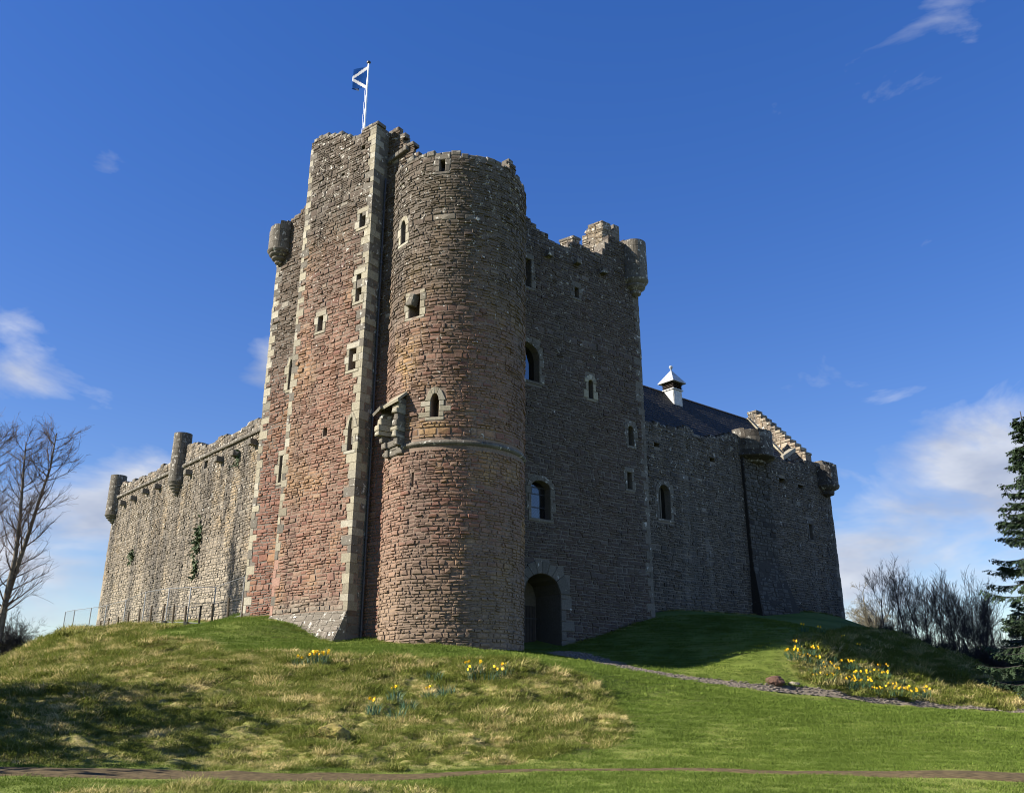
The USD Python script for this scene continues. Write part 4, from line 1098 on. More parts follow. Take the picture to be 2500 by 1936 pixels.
for a_, e_, z0_, z1_, o_ in ((gl - .12, gl + .55, gzt - .62, gzt - .06, .74), (gl + .5, gs + .12, gzt - .48, gzt + .16, .62)):
    hv = np.vstack([CY.map([a_, e_, e_, a_], [z1_ - .12, z1_, z1_, z1_ - .12], [-.1, -.1, .02, .02]), CY.map([e_, a_], [z0_ + .05, z0_ - .1], o_), CY.map([e_, a_], [z1_ + .12, z1_ + .0], -.05), CY.map([e_, a_], [z0_ + .17, z0_ + .02], o_ + .04)])
    obj('hood_stone', tri(Manifold.hull_points(hv.tolist())), M_DRSD if o_ > .7 else M_DRS, gard)
hC += [(gl - .1, gs + .05, gzb - .1, gzt + .1)]
VC, AC = masonry(CY, -1.5 * 3.25, 1.62 * 3.25, 1.0, lambda s: RT(s / 3.25) - .05, hC, rg, course=(.10, .21), length=(.18, .56), warp=.1, proud=(.008, .065))
stones(tow, VC, AC, M_RED, 300)
for a, b, z in headC:
    if -1.7 < a < 2.0:
        obj('coping_stone', dressed(CY, a * 3.25, b * 3.25, z - .05, z + rg.uniform(.1, .28), rg.uniform(-.03, .06), -rg.uniform(.35, .6), .008, .05), M_DRSD, tow)

# ---- curtain wall on the left
cur = thing('curtain_wall', 'long pale weathered curtain wall running back left from the keep, with two small round bartizans', 'castle wall')
cz = lambda pts: pts_on(FC, crop(220, 1030, 4.964, pts))
eC = FC.px(207, 1320)[0]
prC = cz([(395, 735), (470, 755), (610, 682), (700, 650), (840, 565), (900, 545), (1000, 478), (1215, 255), (1265, 262), (1318, 262), (1335, 312), (1500, 268), (1640, 160), (1730, 160), (1790, 145), (1920, 40), (2060, 0)])
headCu = ragged([(-4, prC[-1][1])] + prC + [(eC + .1, prC[0][1] + .05)], rg, step=.55, amp=.16)
mc = plan_solid([FC.map(-4, 0, 0)[:2], FC.map(eC, 0, 0)[:2], FC.map(eC, 0, -2.2)[:2], FC.map(-4, 0, -2.2)[:2]], 1.5, 24)
mc = mc - head_cut(FC, headCu, -1.0, .8, ext=(.5, .5)) - plan_solid([FC.map(-5, 0, -.95)[:2], FC.map(eC + 1, 0, -.95)[:2], FC.map(eC + 1, 0, -3)[:2], FC.map(-5, 0, -3)[:2]], 13.2, 60)
cav = [rect(FC, 220, 1030, 4.964, 1385, 1425, 470, 560), rect(FC, 220, 1030, 4.964, 1590, 1620, 420, 480), rect(FC, 220, 1030, 4.964, 1300, 1360, 1270, 1400)]
for o in cav[:2]:
    mc = mc - opening(FC, o, 'flat', .35)
finish_wall('wall_core', mc, M_MORTG, cur)
hCu = list(cav[:2])
scu0, scu1 = cz([(335, 916)])[0], cz([(2060, 112)])[0]
zsc = .5 * (scu0[1] + scu1[1])
n_ = int((scu0[0] - scu1[0]) / .9)
for k in range(-2, n_):
    a = scu1[0] + k * (scu0[0] - scu1[0]) / n_; b = a + (scu0[0] - scu1[0]) / n_
    obj('string_stone', dressed(FC, a, b, zsc - .1, zsc + .12, .17, -.05, .006, .05), M_DRSD, cur)
hCu.append((-4, scu0[0], zsc - .1, zsc + .12))
for x, y in [(320, 1050), (430, 990), (555, 932), (702, 848), (850, 790), (1225, 620), (1600, 462), (1800, 390), (2010, 255)]:
    s_, z_ = cz([(x, y)])[0]
    obj('corbel', dressed(FC, s_ - .2, s_ + .2, z_ - .16, z_ + .17, .46, -.1, 0, .05), M_DRSD, cur); hCu.append((s_ - .2, s_ + .2, z_ - .16, z_ + .17))
PCE = FC.map(eC, 0, 0)[:2]
qc = quoins(cur, PCE, -FC.u, FC.n, -FC.n, FC.u, float(gz(*PCE)) - .6, scu0[1] - 1.6, M_DRSD if False else M_CURT, rg, long=.55, short=.3)
hCu += [(eC - q[2], eC + .2, q[0], q[1]) for q in qc]
VW, AW = masonry(FC, -3.0, eC, 2.6, ht(headCu), hCu, rg, course=(.10, .22), length=(.16, .48), proud=(.004, .055), split=.2)
stones(cur, VW, AW, M_CURT, 300)
for (a, za), (b, zb) in zip(headCu[0::2], headCu[1::2]):
    if b - a > .15:
        obj('coping_stone', dressed(FC, a, b, za - .05, za + rg.uniform(.1, .3), rg.uniform(-.04, .05), -rg.uniform(.4, .8), .01, .06), M_DRSD if rg.random() < .5 else M_CURT, cur)
mb0 = cz([(1110, 500)])[0]
bz = lambda y: cz([(1110, y)])[0][1]
bartizan(cur, FC.map(mb0[0], 0, .12)[:2], .58, bz(178), bz(720), bz(885), M_DRSD, rg, rag=0, steps=5, courses=9)
be = PCE - FC.u * .25 + FC.n * .05
bez = lambda y: at(*crop(220, 1030, 4.964, [(270, y)])[0], float(np.linalg.norm(be)))[2]
bartizan(cur, be, .58, bez(648), bez(1130), bez(1235), M_DRSD, rg, rag=0, steps=4, courses=8)

# ---- great hall range on the right
hall = thing('great_hall', 'long shaded hall range right of the keep with a dark slate roof and stepped gable', 'castle hall')
hz = lambda pts, d=0: [FH.px(x, y, d) for x, y in crop(1540, 860, 2.486, pts)]
eH = FH.px(1799, 1290)[0]
prH = hz([(80, 412), (160, 440), (280, 468), (345, 455), (400, 512), (480, 520), (540, 508), (640, 500), (820, 600), (930, 672), (1060, 670), (1160, 680), (1250, 690)])
headH = ragged([(-3, prH[0][1])] + prH + [(eH + .1, prH[-1][1])], rg, step=.5, amp=.1)
mh = plan_solid([FH.map(-3, 0, 0)[:2], FH.map(eH, 0, 0)[:2], FH.map(eH, 0, -1.4)[:2], FH.map(-3, 0, -1.4)[:2]], 1.5, 24) - head_cut(FH, headH, -1.5, .8, ext=(.5, .5))
hw = rect(FH, 1540, 860, 2.486, 172, 238, 805, 1012); hs_ = rect(FH, 1540, 860, 2.486, 1084, 1102, 1045, 1135)
mh = mh - opening(FH, hw, 'round', .7) - opening(FH, hs_, 'flat', .7)
sockets = [rect(FH, 1540, 860, 2.486, 140, 175, 545, 575), rect(FH, 1540, 860, 2.486, 478, 510, 635, 665), rect(FH, 1540, 860, 2.486, 900, 940, 765, 800), rect(FH, 1540, 860, 2.486, 1015, 1050, 805, 828)]
for o in sockets:
    mh = mh - opening(FH, o, 'flat', .5)
finish_wall('wall_core', mh, M_MORTG, hall)
# end wall of the range
FE = Plane(FH.map(eH, 0, 0)[:2], 50.0 - 90)
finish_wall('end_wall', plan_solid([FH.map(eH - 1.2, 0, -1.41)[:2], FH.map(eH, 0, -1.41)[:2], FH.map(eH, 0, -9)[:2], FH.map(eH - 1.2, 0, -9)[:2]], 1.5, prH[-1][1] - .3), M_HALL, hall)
hH = [(a - .02, b + .02, c, d) for a, b, c, d in sockets]
r = (hw[1] - hw[0]) / 2
hH += surround(hall, FH, (hw[0], hw[1], hw[2], hw[3] - r), M_DRSD, rg, head='arch', lo=.42, sh=.26) + voussoirs(hall, FH, arch_pts(hw[0], hw[1], hw[3] - r, 'round', 8, r), .34, M_DRSD, rg) + [(hw[0], hw[1], hw[3] - r, hw[3])]
hH += surround(hall, FH, hs_, M_HALL, rg, lo=.4, sh=.25)
pane = obj('window_pane', (FH.map([hw[0], hw[1], hw[1], hw[0]], [hw[2], hw[2], hw[3], hw[3]], -.4), np.array([[0, 1, 2], [0, 2, 3]])), M_GLASS, hall)
sm = (hw[0] + hw[1]) / 2
obj('mullion', dressed(FH, sm - .05, sm + .05, hw[2], hw[3], -.3, -.4, 0, .01), M_DRSD, pane)
PHE = FH.map(eH, 0, 0)[:2]
qh = quoins(hall, PHE, -FH.u, FH.n, -FH.n, FH.u, float(gz(*PHE)) - .6, prH[-1][1] - 2.2, M_HALL, rg, long=.55, short=.3)
hH += [(eH - q[2], eH + .2, q[0], q[1]) for q in qh]
# half-round turret at the wall head over a buttress
tl, t_r = hz([(645, 560)])[0][0], hz([(818, 560)])[0][0]; ts = (tl + t_r) / 2; rt = (t_r - tl) / 2 * .95
zt0, zt1 = hz([(730, 640)])[0][1], hz([(730, 490)])[0][1]
bartizan(hall, FH.map(ts, 0, -.25)[:2], rt, zt1, zt0, zt0 - .55, M_HALL, rg, rag=.25, steps=2, courses=6)
bw = rt * .92
zgb = float(gz(*FH.map(ts, 0, .5)[:2])) - .8
but = Manifold.hull_points(np.vstack([FH.map([ts - bw, ts + bw] * 2, [zt0 - .2] * 4, [.2, .2, -.3, -.3]), FH.map([ts - bw, ts + bw] * 2, [zgb + 4.2] * 4, [.26, .26, -.3, -.3])]).tolist())
but2 = Manifold.hull_points(np.vstack([FH.map([ts - bw, ts + bw] * 2, [zgb + 4.2] * 4, [.27, .27, -.3, -.3]), FH.map([ts - bw - .2, ts + bw + 1.6] * 2, [zgb] * 4, [.85, .85, -.3, -.3])]).tolist())
M_BUT = stone_material('stained_rubble', [(q, tuple(v * .42 for v in k)) for q, k in SHADE_DARK], lichen=.5, lich_z=(2, 22))
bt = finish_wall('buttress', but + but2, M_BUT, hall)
FB = Plane(FH.map(0, 0, .24)[:2], 50.0)
VB, AB = masonry(FB, ts - bw, ts + bw, zgb + 4.2, zt0 - .3, [], rg, course=(.2, .34), warp=.05)
BB = Battered(FB, zgb + 4.2, .60 / 4.2)
VB2, AB2 = masonry(BB, ts - bw - .05, ts + bw + .35, zgb, zgb + 4.2, [], rg, course=(.2, .34), warp=.05)
stones(bt, np.vstack([VB, VB2]), np.r_[AB, AB2], M_BUT, 20, 'buttress_stone')
hH.append((ts - bw, ts + bw, zgb, zt0))
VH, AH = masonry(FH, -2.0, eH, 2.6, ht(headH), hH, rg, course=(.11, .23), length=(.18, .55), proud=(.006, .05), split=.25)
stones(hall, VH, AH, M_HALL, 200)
for (a, za), (b, zb) in zip(headH[0::2], headH[1::2]):
    if b - a > .15:
        obj('coping_stone', dressed(FH, a, b, za - .05, za + rg.uniform(.08, .22), rg.uniform(-.03, .05), -rg.uniform(.4, .8), .01, .06), M_HALL, hall)
bh = PHE - FH.u * .55 + FH.n * .02
bhz = lambda y: at(*crop(1540, 860, 2.486, [(1210, y)])[0], float(np.linalg.norm(bh)) - .5)[2]
bartizan(hall, bh, .95, bhz(685), bhz(800), bhz(875), M_HALL, rg, rag=.1, steps=2, courses=5)
ck = hz([(1185, 660)])[0]
obj('chimney_stub', dressed(FH, ck[0] - .4, ck[0] + .4, bhz(690), bhz(636), -.1, -.8, 0, .04), M_CURT, hall)
# roof
DR = -5.0
rl = FH.px(1373, 826, DR); rr = FH.px(1591, 891, DR)
zri = .5 * (rl[1] + rr[1]); sre = rr[0]
ze = prH[2][1] + .2
ridge = lambda s: FH.map(s, zri, DR)
sec = np.vstack([FH.map([-3, sre], [zri - .04] * 2, DR), FH.map([-3, sre], [ze] * 2, -1.25), FH.map([-3, sre], [ze] * 2, -8.75)])
roof = finish_wall('roof', Manifold.hull_points(sec.tolist()), M_SLATE, hall)


class Slope:
    """front slope of the roof as a surface: s along the ridge, z up the slope"""
    def map(self, s, z, d):
        s, z, d = np.broadcast_arrays(np.asarray(s, float), np.asarray(z, float), np.asarray(d, float))
        L_ = math.hypot(zri - ze, -1.25 - DR); cz_, cd_ = (zri - ze) / L_, (DR + 1.25) / L_
        return FH.map(s, ze + z * cz_ - d * cd_, -1.25 + z * cd_ + d * cz_)


SL = Slope(); LS = math.hypot(zri - ze, 1.25 + DR)
VS = []
zz = 0.0; row = 0
while zz < LS - .05:
    s_ = -2.5 + (row % 2) * .18
    while s_ < sre - .1:
        w_ = rg.uniform(.28, .42); e_ = min(s_ + w_, sre)
        a = np.array([s_ + .006, e_ - .006, e_ - .006, s_ + .006, s_ + .012, e_ - .012, e_ - .012, s_ + .012, (s_ + e_) / 2])
        z_ = np.array([zz, zz, zz + .36, zz + .36, zz + .006, zz + .006, zz + .35, zz + .35, zz + .18])
        d_ = np.array([.0, .0, .0, .0, .035, .035, .010, .010, .022]) + rg.uniform(0, .008)
        VS.append(SL.map(a, z_, d_)); s_ = e_
    zz += .34; row += 1
VS = np.array(VS)
for v_ in VS[-150:]:
    obj('slate', (v_, SF), M_SLATE, roof)
obj('slates', (VS[:-150].reshape(-1, 3), (SF[None] + 9 * np.arange(len(VS) - 150)[:, None, None]).reshape(-1, 3)), M_SLATE, roof, kind='stuff')
for k in range(28):
    a = -2.5 + k * (sre + 2.5) / 28; b = a + (sre + 2.5) / 28 - .02
    obj('ridge_tile', tri(Manifold.hull_points(np.vstack([FH.map([a, b], [zri + .06] * 2, DR), FH.map([a, b], [zri - .1] * 2, DR + .18), FH.map([a, b], [zri - .1] * 2, DR - .18)]).tolist())), M_SLATE, roof)
# skew stones along the verge
for k in range(9):
    t0, t1 = LS * k / 9, LS * (k + .97) / 9
    hv = np.vstack([SL.map([sre, sre + .38] * 2, [t0] * 2 + [t1] * 2, [.16] * 4), SL.map([sre, sre + .38] * 2, [t0] * 2 + [t1] * 2, [-.5] * 4)])
    obj('skew_stone', tri(Manifold.hull_points(hv.tolist())), M_DRS, hall)
# the stepped gable beyond
sG = sre + 3.2
FG = Plane(FH.map(sG, 0, 0)[:2], 50.0 + 90)         # runs towards the front
pg = [FG.px(x, y) for x, y in crop(1540, 860, 2.486, [(690, 395), (735, 365), (800, 378), (850, 420), (880, 468), (910, 500), (940, 550), (985, 560), (1030, 605), (1062, 640)])]
pg = sorted(pg); top_ = max(p[1] for p in pg)
apex = [p for p in pg if p[1] == top_][0]
mirror = [(2 * apex[0] - p[0], p[1]) for p in pg if p[0] > apex[0]]
prof = sorted(mirror + [p for p in pg if p[0] >= apex[0]])
hG = []
ns = 11
a0_, b0_ = apex, pg[-1]
for k in range(ns):
    s_a = a0_[0] + (b0_[0] - a0_[0]) * k / ns; s_b = a0_[0] + (b0_[0] - a0_[0]) * (k + 1) / ns
    hG.append((s_a, s_b, a0_[1] + (b0_[1] - a0_[1]) * (k + .3) / ns))
steps_ = [(s_a, s_b, z) for s_a, s_b, z in hG] + [(2 * apex[0] - s_b, 2 * apex[0] - s_a, z) for s_a, s_b, z in hG]
steps_.sort()
poly = [(steps_[0][0], 12.0)]
for s_a, s_b, z in steps_:
    poly += [(s_a, z), (s_b, z)]
poly.append((steps_[-1][1], 12.0))
gab = finish_wall('stepped_gable', cutter(FG, poly, -.8, 0.0), M_MORT, hall)
ztg = lambda s: next((z for a, b, z in steps_ if a <= s <= b), 12.0)
VG, AG = masonry(FG, apex[0] - 2, steps_[-1][1], 13.0, ztg, [], rg, course=(.2, .32))
stones(gab, VG, AG, M_CURT, 120, 'gable_stone')
for s_a, s_b, z in steps_:
    obj('crow_step', dressed(FG, s_a - .05, s_b + .06, z, z + .2 + rg.uniform(-.03, .06), .08, -.85, .01, .03), M_CURT, gab)
# roof behind the gable foot and the front block's low gablet
g0 = hz([(905, 640)], -2.0)[0]; g1 = hz([(985, 640)], -2.0)[0]
obj('gablet_stone', tri(Manifold.hull_points(np.vstack([FH.map([g0[0], g1[0]], [g0[1] + .1, g1[1] + .75], -1.7), FH.map([g0[0], g1[0]], [g0[1] - .25, g1[1] + .45], -1.7), FH.map([g0[0], g1[0]], [g0[1] + .1, g1[1] + .75], -2.3)]).tolist())), M_DRS, hall)
# ventilator on the ridge
vp = crop(1540, 860, 2.486, [(243, 300)])[0]
vs_ = FH.px(*vp, DR + .3)[0]
vz = lambda y: FH.px(*crop(1540, 860, 2.486, [(243, y)])[0], DR + .3)[1]
ux, nx2 = FH.u, FH.n
vc = FH.map(vs_, 0, DR + .5)[:2]


def vbox(h0, h1, z0, z1):
    a = [vc + ux * h0 + nx2 * h0, vc + ux * h0 - nx2 * h0, vc - ux * h0 - nx2 * h0, vc - ux * h0 + nx2 * h0]; b = [vc + ux * h1 + nx2 * h1, vc + ux * h1 - nx2 * h1, vc - ux * h1 - nx2 * h1, vc - ux * h1 + nx2 * h1]
    return tri(Manifold.hull_points(np.vstack([np.c_[np.array(a), [z0] * 4], np.c_[np.array(b), [z1] * 4]]).tolist()))


hb_ = .47
zb0, zb1, zl1, zc1 = vz(330), vz(246), vz(196), vz(122)
vent = obj('roof_ventilator', vbox(hb_, hb_, zri - 1.2, zb1), M_WHITE, hall)
for q in range(7):
    o_ = -hb_ + .09 + q * (2 * hb_ - .18) / 6
    for fn_ in (0, 1):
        c0 = (vc + ux * o_ + nx2 * (hb_ + .012)) if fn_ == 0 else (vc - ux * (hb_ + .012) + nx2 * o_)
        e_ = ux if fn_ == 0 else nx2; n__ = nx2 if fn_ == 0 else -ux
        obj('board', prism([c0 - e_ * .06 - n__ * .01, c0 + e_ * .06 - n__ * .01, c0 + e_ * .06 + n__ * .012, c0 - e_ * .06 + n__ * .012], zri - 1.1, zb1 - .05), M_WHITE, vent)
obj('ledge', vbox(hb_ + .09, hb_ + .09, zb1 + .002, zb1 + .08), M_WHITE, vent)
obj('louvre_core', vbox(hb_ - .1, hb_ - .1, zb1 + .08, zl1), M_DARKWOOD, vent)
for q in range(5):
    z_ = zb1 + .1 + q * (zl1 - zb1 - .12) / 5
    obj('louvre_slat', vbox(hb_ + .06, hb_ - .04, z_, z_ + (zl1 - zb1) / 5 * .62), M_DARKWOOD, vent)
obj('cap', vbox(hb_ + .24, .05, zl1, zc1), M_LEAD, vent)
obj('cap_edge', vbox(hb_ + .25, hb_ + .25, zl1 - .08, zl1 - .003), M_LEAD, vent)
obj('finial', lathe([(.0, .42), (.09, .39), (.14, .30), (.14, .24), (.08, .14), (.05, .1), (.05, -.15)], (vc[0], vc[1], zc1), 12), M_LEAD, vent, smooth=True)

# ---- flagpole and flag
pb = at(778, 262, 42.2); ptp = at(790, 136, 42.2); pbase = pb.copy()
pole = thing('flagpole', 'slim white flagpole standing on top of the square turret', 'flagpole', (pb[0], pb[1], 27.0))
hp = ptp[2] - 27.0
obj('pole', tube(np.array([[0, 0, 0.0], [0, 0, hp * .5], [0, 0, hp]]), np.array([.07, .06, .045]), 10), M_POLE, pole, smooth=True)
obj('truck', lathe([(0, .14), (.09, .12), (.13, .06), (.09, -.02), (.05, -.04)], (0, 0, hp), 12), M_IRON, pole, smooth=True)
obj('halyard', tube(np.array([[-.09, -.05, hp - 1.6], [-.12, -.05, hp - 4], [-.1, -.05, 1.0]]), .012, 4), M_POLE, pole)
# the flag: hoist along the pole, blown to the left and folded over on itself
H_, W_ = 1.55, 1.9
nu, nv = 44, 30
U, Vv = np.meshgrid(np.linspace(0, 1, nu), np.linspace(0, 1, nv), indexing='ij')
left = np.array([-.98, .2, 0]); deep = np.array([.2, .98, 0])
curl = np.where(U < .45, U / .45 * .92, .92 + .13 * np.sin((U - .45) / .55 * 3.3) - .28 * (U - .45))
dp_ = .10 * np.sin(U * 7 + Vv * 2.2) * U + np.where(U > .45, (U - .45) * .9, 0)
drop = -.30 * U ** 1.3 * (1 - .2 * Vv) + .05 * np.sin(U * 6 + 1)
FP = left[None, None] * (curl * 1.02)[..., None] + deep[None, None] * dp_[..., None]
FP[..., 2] += (Vv - 1) * H_ * (1 - .35 * U) + drop * .55
FP = FP + np.array([-.09, 0, hp + 27.0 - .25]) * [1, 1, 0] + np.array([0, 0, 0])
i, j = np.meshgrid(np.arange(nu - 1), np.arange(nv - 1), indexing='ij'); a = (i * nv + j).ravel()
q4 = np.stack([a, a + nv, a + nv + 1, a + 1], 1)
uc = ((i + .5) / (nu - 1)).ravel(); vc_ = ((j + .5) / (nv - 1)).ravel()
white = (np.abs(uc - vc_) < .078) | (np.abs(uc - (1 - vc_)) < .078)
flag = thing('flag', 'blue flag with a white diagonal cross blowing left from the pole', 'flag', (ptp[0], ptp[1], ptp[2] - .25))
VF = FP.reshape(-1, 3)


def sheet(q, m, name):
    used = np.unique(q); mp = np.full(len(VF), -1); mp[used] = np.arange(len(used))
    obj(name, (VF[used], mp[q]), m, flag, smooth=True)


sheet(q4[~white], M_BLUE, 'blue_field'); sheet(q4[white], M_CLOTHW, 'white_cross')
# ------------------------------------------------------------------ fence on the left bank
ft = lambda x, y: ((0 + x / 2.818) / K, (1000 + y / 2.818) / K)
fx = [153, 261, 364, 454, 586.6]; fd = [70, 64, 57, 52, 46]
fdist = lambda X: float(np.interp(X, fx, fd))


def fence_xy(X):
    d = ray(X / K, 1345); d = d[:2] / math.hypot(d[0], d[1])
    return d * fdist(X)


post_x = [680, 735, 805, 873, 946, 1025, 1107, 1180, 1265, 1363, 1450, 1558, 1653]
rgf = np.random.default_rng(8)
fence = thing('post_fence', 'low row of dark wooden posts on the grass below the curtain wall', 'fence')
for x in post_x:
    p = fence_xy(x / 2.818); z = float(gzf(*p)); h = rgf.uniform(1.0, 1.2); t = rgf.uniform(-.05, .05, 2)
    v, f = tube(np.array([[p[0], p[1], z - .4], [p[0] + t[0] * .5, p[1] + t[1] * .5, z + h * .5], [p[0] + t[0], p[1] + t[1], z + h]]), np.array([.062, .06, .055]), 7)
    v = np.vstack([v, [[p[0] + t[0], p[1] + t[1], z + h + .01]]]); n7 = len(v) - 1
    f = np.vstack([f, [[14 + k, 14 + (k + 1) % 7, n7] for k in range(7)]])
    obj('post', (v, f), M_POST, fence)
P_ = [fence_xy(x / 2.818) for x in post_x]
for hh in (.5, .95):
    obj('fence_wire', tube(np.array([[p[0], p[1], float(gzf(*p)) + hh] for p in P_]), .006, 4), M_GALV, fence)
pan_x = [430, 492, 605, 710, 840, 970, 1130, 1280, 1453, 1650]
temp_lab = ['farthest left mesh panel against the sky', 'mesh panel left of the wall corner', 'mesh panel crossing the far wall corner', 'mesh panel below the far end of the curtain wall', 'mesh panel left of the first tall upright', 'mesh panel below the small middle bartizan', 'mesh panel right of the small bartizan', 'mesh panel two bays from the keep', 'nearest mesh panel touching the keep corner']
NP = len(pan_x)
offn = np.array([-.35, .35])
for k in range(NP - 1):
    a, b = fence_xy(pan_x[k] / 2.818) * 1.006, fence_xy(pan_x[k + 1] / 2.818) * 1.006
    za, zb = float(gzf(*a)), float(gzf(*b)); b = a + (b - a) * .985
    tp = thing('mesh_fence_panel', 'galvanised ' + temp_lab[k], 'fence panel', group='temporary mesh fence panels')
    A0, A1 = np.array([*a, za + .08]), np.array([*a, za + 2.0]); B0, B1 = np.array([*b, zb + .08]), np.array([*b, zb + 2.0])
    obj('upright', tube(np.array([A0 - [0, 0, .1], A1]), .03, 6), M_GALV, tp); obj('upright', tube(np.array([B0 - [0, 0, .1], B1]), .022, 6), M_GALV, tp)
    obj('rail', tube(np.array([A1, B1]), .018, 5), M_GALV, tp); obj('rail', tube(np.array([A0, B0]), .022, 5), M_GALV, tp)
    W_ = []
    for t in np.arange(.04, 1, .045):
        W_.append(tube(np.array([A0 + (B0 - A0) * t, A1 + (B1 - A1) * t]), .0022, 3))
    for t in np.arange(.1, 1, .12):
        W_.append(tube(np.array([A0 + (A1 - A0) * t, B0 + (B1 - B0) * t]), .0022, 3))
    obj('wire_mesh', cat(W_), M_GALV, tp)
    obj('foot', prism([(a[0] - .1, a[1] - .3), (a[0] + .1, a[1] - .3), (a[0] + .1, a[1] + .3), (a[0] - .1, a[1] + .3)], za - .05, za + .12), M_IRON, tp)

# ------------------------------------------------------------------ rocks
M_ROCK = stone_material('rock', [(0, (.10, .055, .04)), (1, (.17, .10, .07))], lichen=.3, bump=.5)


def rock(r, seed, squash=.7):
    m = trimesh.creation.icosphere(3, 1.0); v = np.array(m.vertices)
    n = meshkit.fbm(v * 1.6 + seed * 7.1, 3, seed)[:, None]
    v = v * (.62 + .75 * n) * r * np.array([1.15, .95, squash])
    return v, np.array(m.faces)


p = on_ground(1654, 1460); t = thing('boulder', 'reddish brown boulder on the grass beside the cobbled path', 'rock', p + [0, 0, .12]); obj('stone', rock(.33, 3), M_ROCK, t)
p = on_ground(1693, 1461); t = thing('boulder', 'small tan lump of stone just right of the reddish boulder', 'rock', p + [0, 0, .05]); obj('stone', rock(.2, 5, .5), M_CURT, t)
M_MOSS = plain('moss', (.16, .13, .035), .95, var=.5, scale=9.0, bump=.8)
p = on_ground(706, 1583); t = thing('mossy_stump', 'mossy yellow green stump low on the rough bank', 'stump', p + [0, 0, .1]); obj('stump', rock(.36, 9, .75), M_MOSS, t)

# ------------------------------------------------------------------ grass
def blades(n, rad, hgt, wid, lean, seed, segs=2):
    r = np.random.default_rng(seed); V, Fc = [], []
    a = r.uniform(0, 2 * math.pi, n); rr = rad * np.sqrt(r.uniform(0, 1, n)); h = hgt * r.uniform(.5, 1.15, n); w = wid * r.uniform(.7, 1.3, n)
    la = a + r.normal(0, .9, n); le = lean * r.uniform(.3, 1.3, n); fa = r.uniform(0, math.pi, n)
    B = np.stack([np.cos(a) * rr, np.sin(a) * rr, np.zeros(n)], 1); D = np.stack([np.cos(la), np.sin(la), np.zeros(n)], 1); Wd = np.stack([np.cos(fa), np.sin(fa), np.zeros(n)], 1)
    out = []
    for t, ww in ((0, 1.0), (.55, .8), (1.0, .08)):
        c = B + D * (h * np.sin(le * t) * t)[:, None] + np.array([0, 0, 1.0]) * (h * t * np.cos(le * t * .9))[:, None]
        out += [c - Wd * (w * ww / 2)[:, None], c + Wd * (w * ww / 2)[:, None]]
    V = np.stack(out, 1)                                  # n, 6, 3
    f = np.array([[0, 1, 3], [0, 3, 2], [2, 3, 5], [2, 5, 4]])
    return V.reshape(-1, 3), (f[None] + 6 * np.arange(n)[:, None, None]).reshape(-1, 3)


def grass_material(name, green, straw, bias, scale=.9):
    n = {'g': ('geometry', {}), 'oi': ('object_info', {}), 'n1': ('noise_texture', {'scale': scale, 'detail': 4.0, 'roughness': .62}), 'ad': ('math', {'math_type': 'multiply_add', 'value2': .34}), 'ri': ('math', {'math_type': 'multiply_add', 'value2': .22}),
         'rp': ('rgb_ramp', {'ramp': [(bias - .16, tuple(c * .75 for c in green)), (bias - .03, green), (bias + .08, tuple(.5 * (a + b) for a, b in zip(green, straw))), (bias + .2, straw)]}),
         'df': ('principled_bsdf', {'roughness': .8, 'specular_ior_level': .2}), 'tl': ('translucent_bsdf', {}), 'mx': ('mix_closure', {'fac': .3})}
    l = [('oi.location', 'n1.vector'), ('oi.random', 'ad.value1'), ('n1.fac', 'ad.value3'), ('g.random_per_island', 'ri.value1'), ('ad.value', 'ri.value3'), ('ri.value', 'rp.fac'), ('rp.color', 'df.base_color'), ('rp.color', 'tl.color'), ('df.BSDF', 'mx.closure1'), ('tl.BSDF', 'mx.closure2')]
    return mat(name, n, l, surface='mx.closure')


M_RGRASS = grass_material('rough_grass', (.16, .19, .032), (.70, .56, .27), .74)
M_LGRASS = grass_material('lawn_grass', (.115, .17, .024), (.25, .265, .075), .84, .5)


def scatter(name, protos, pts, yaw, sc, label, category, m, tilt=None):
    pi = UsdGeom.PointInstancer.Define(stage, path_for(name)); base = pi.GetPath().pathString
    UsdGeom.Scope.Define(stage, base + '/Prototypes')
    ids = []
    for k, (v, f) in enumerate(protos):
        usdkit.mesh(stage, f'{base}/Prototypes/tuft_{k:03d}', (v, f), m); ids.append(Sdf.Path(f'{base}/Prototypes/tuft_{k:03d}'))
    pi.CreatePrototypesRel().SetTargets(ids)
    n = len(pts); r = np.random.default_rng(3)
    pi.CreateProtoIndicesAttr(Vt.IntArray.FromNumpy(r.integers(0, len(protos), n).astype(np.int32)))
    pi.CreatePositionsAttr(Vt.Vec3fArray.FromNumpy(np.asarray(pts, np.float32)))
    q = np.zeros((n, 4)); q[:, 0] = np.cos(yaw / 2); q[:, 3] = np.sin(yaw / 2)
    pi.CreateOrientationsAttr(Vt.QuathArray([Gf.Quath(float(a), 0, 0, float(d)) for a, _, _, d in q]))
    pi.CreateScalesAttr(Vt.Vec3fArray.FromNumpy(np.repeat(np.asarray(sc, np.float32)[:, None], 3, 1)))
    data(pi.GetPrim(), kind='stuff', label=label, category=category)
    return pi


def plan_hull(face_pts):
    return Polygon(face_pts)


CASTLE_PLAN = [Polygon([C1, C2, C3, C4]).buffer(.05), Point(*TC).buffer(3.3), Polygon(Fq).buffer(.25)] + [Polygon([FC.map(-3, 0, .1)[:2], FC.map(eC, 0, .1)[:2], FC.map(eC, 0, -30)[:2], FC.map(-3, 0, -30)[:2]]), Polygon([FH.map(-3, 0, .1)[:2], FH.map(eH, 0, .1)[:2], FH.map(eH, 0, -30)[:2], FH.map(-3, 0, -30)[:2]])]


def free(x, y, paths=True):
    ok = np.ones(len(x), bool)
    for P in CASTLE_PLAN:
        ok &= ~contains_xy(P, x, y)
    return ok


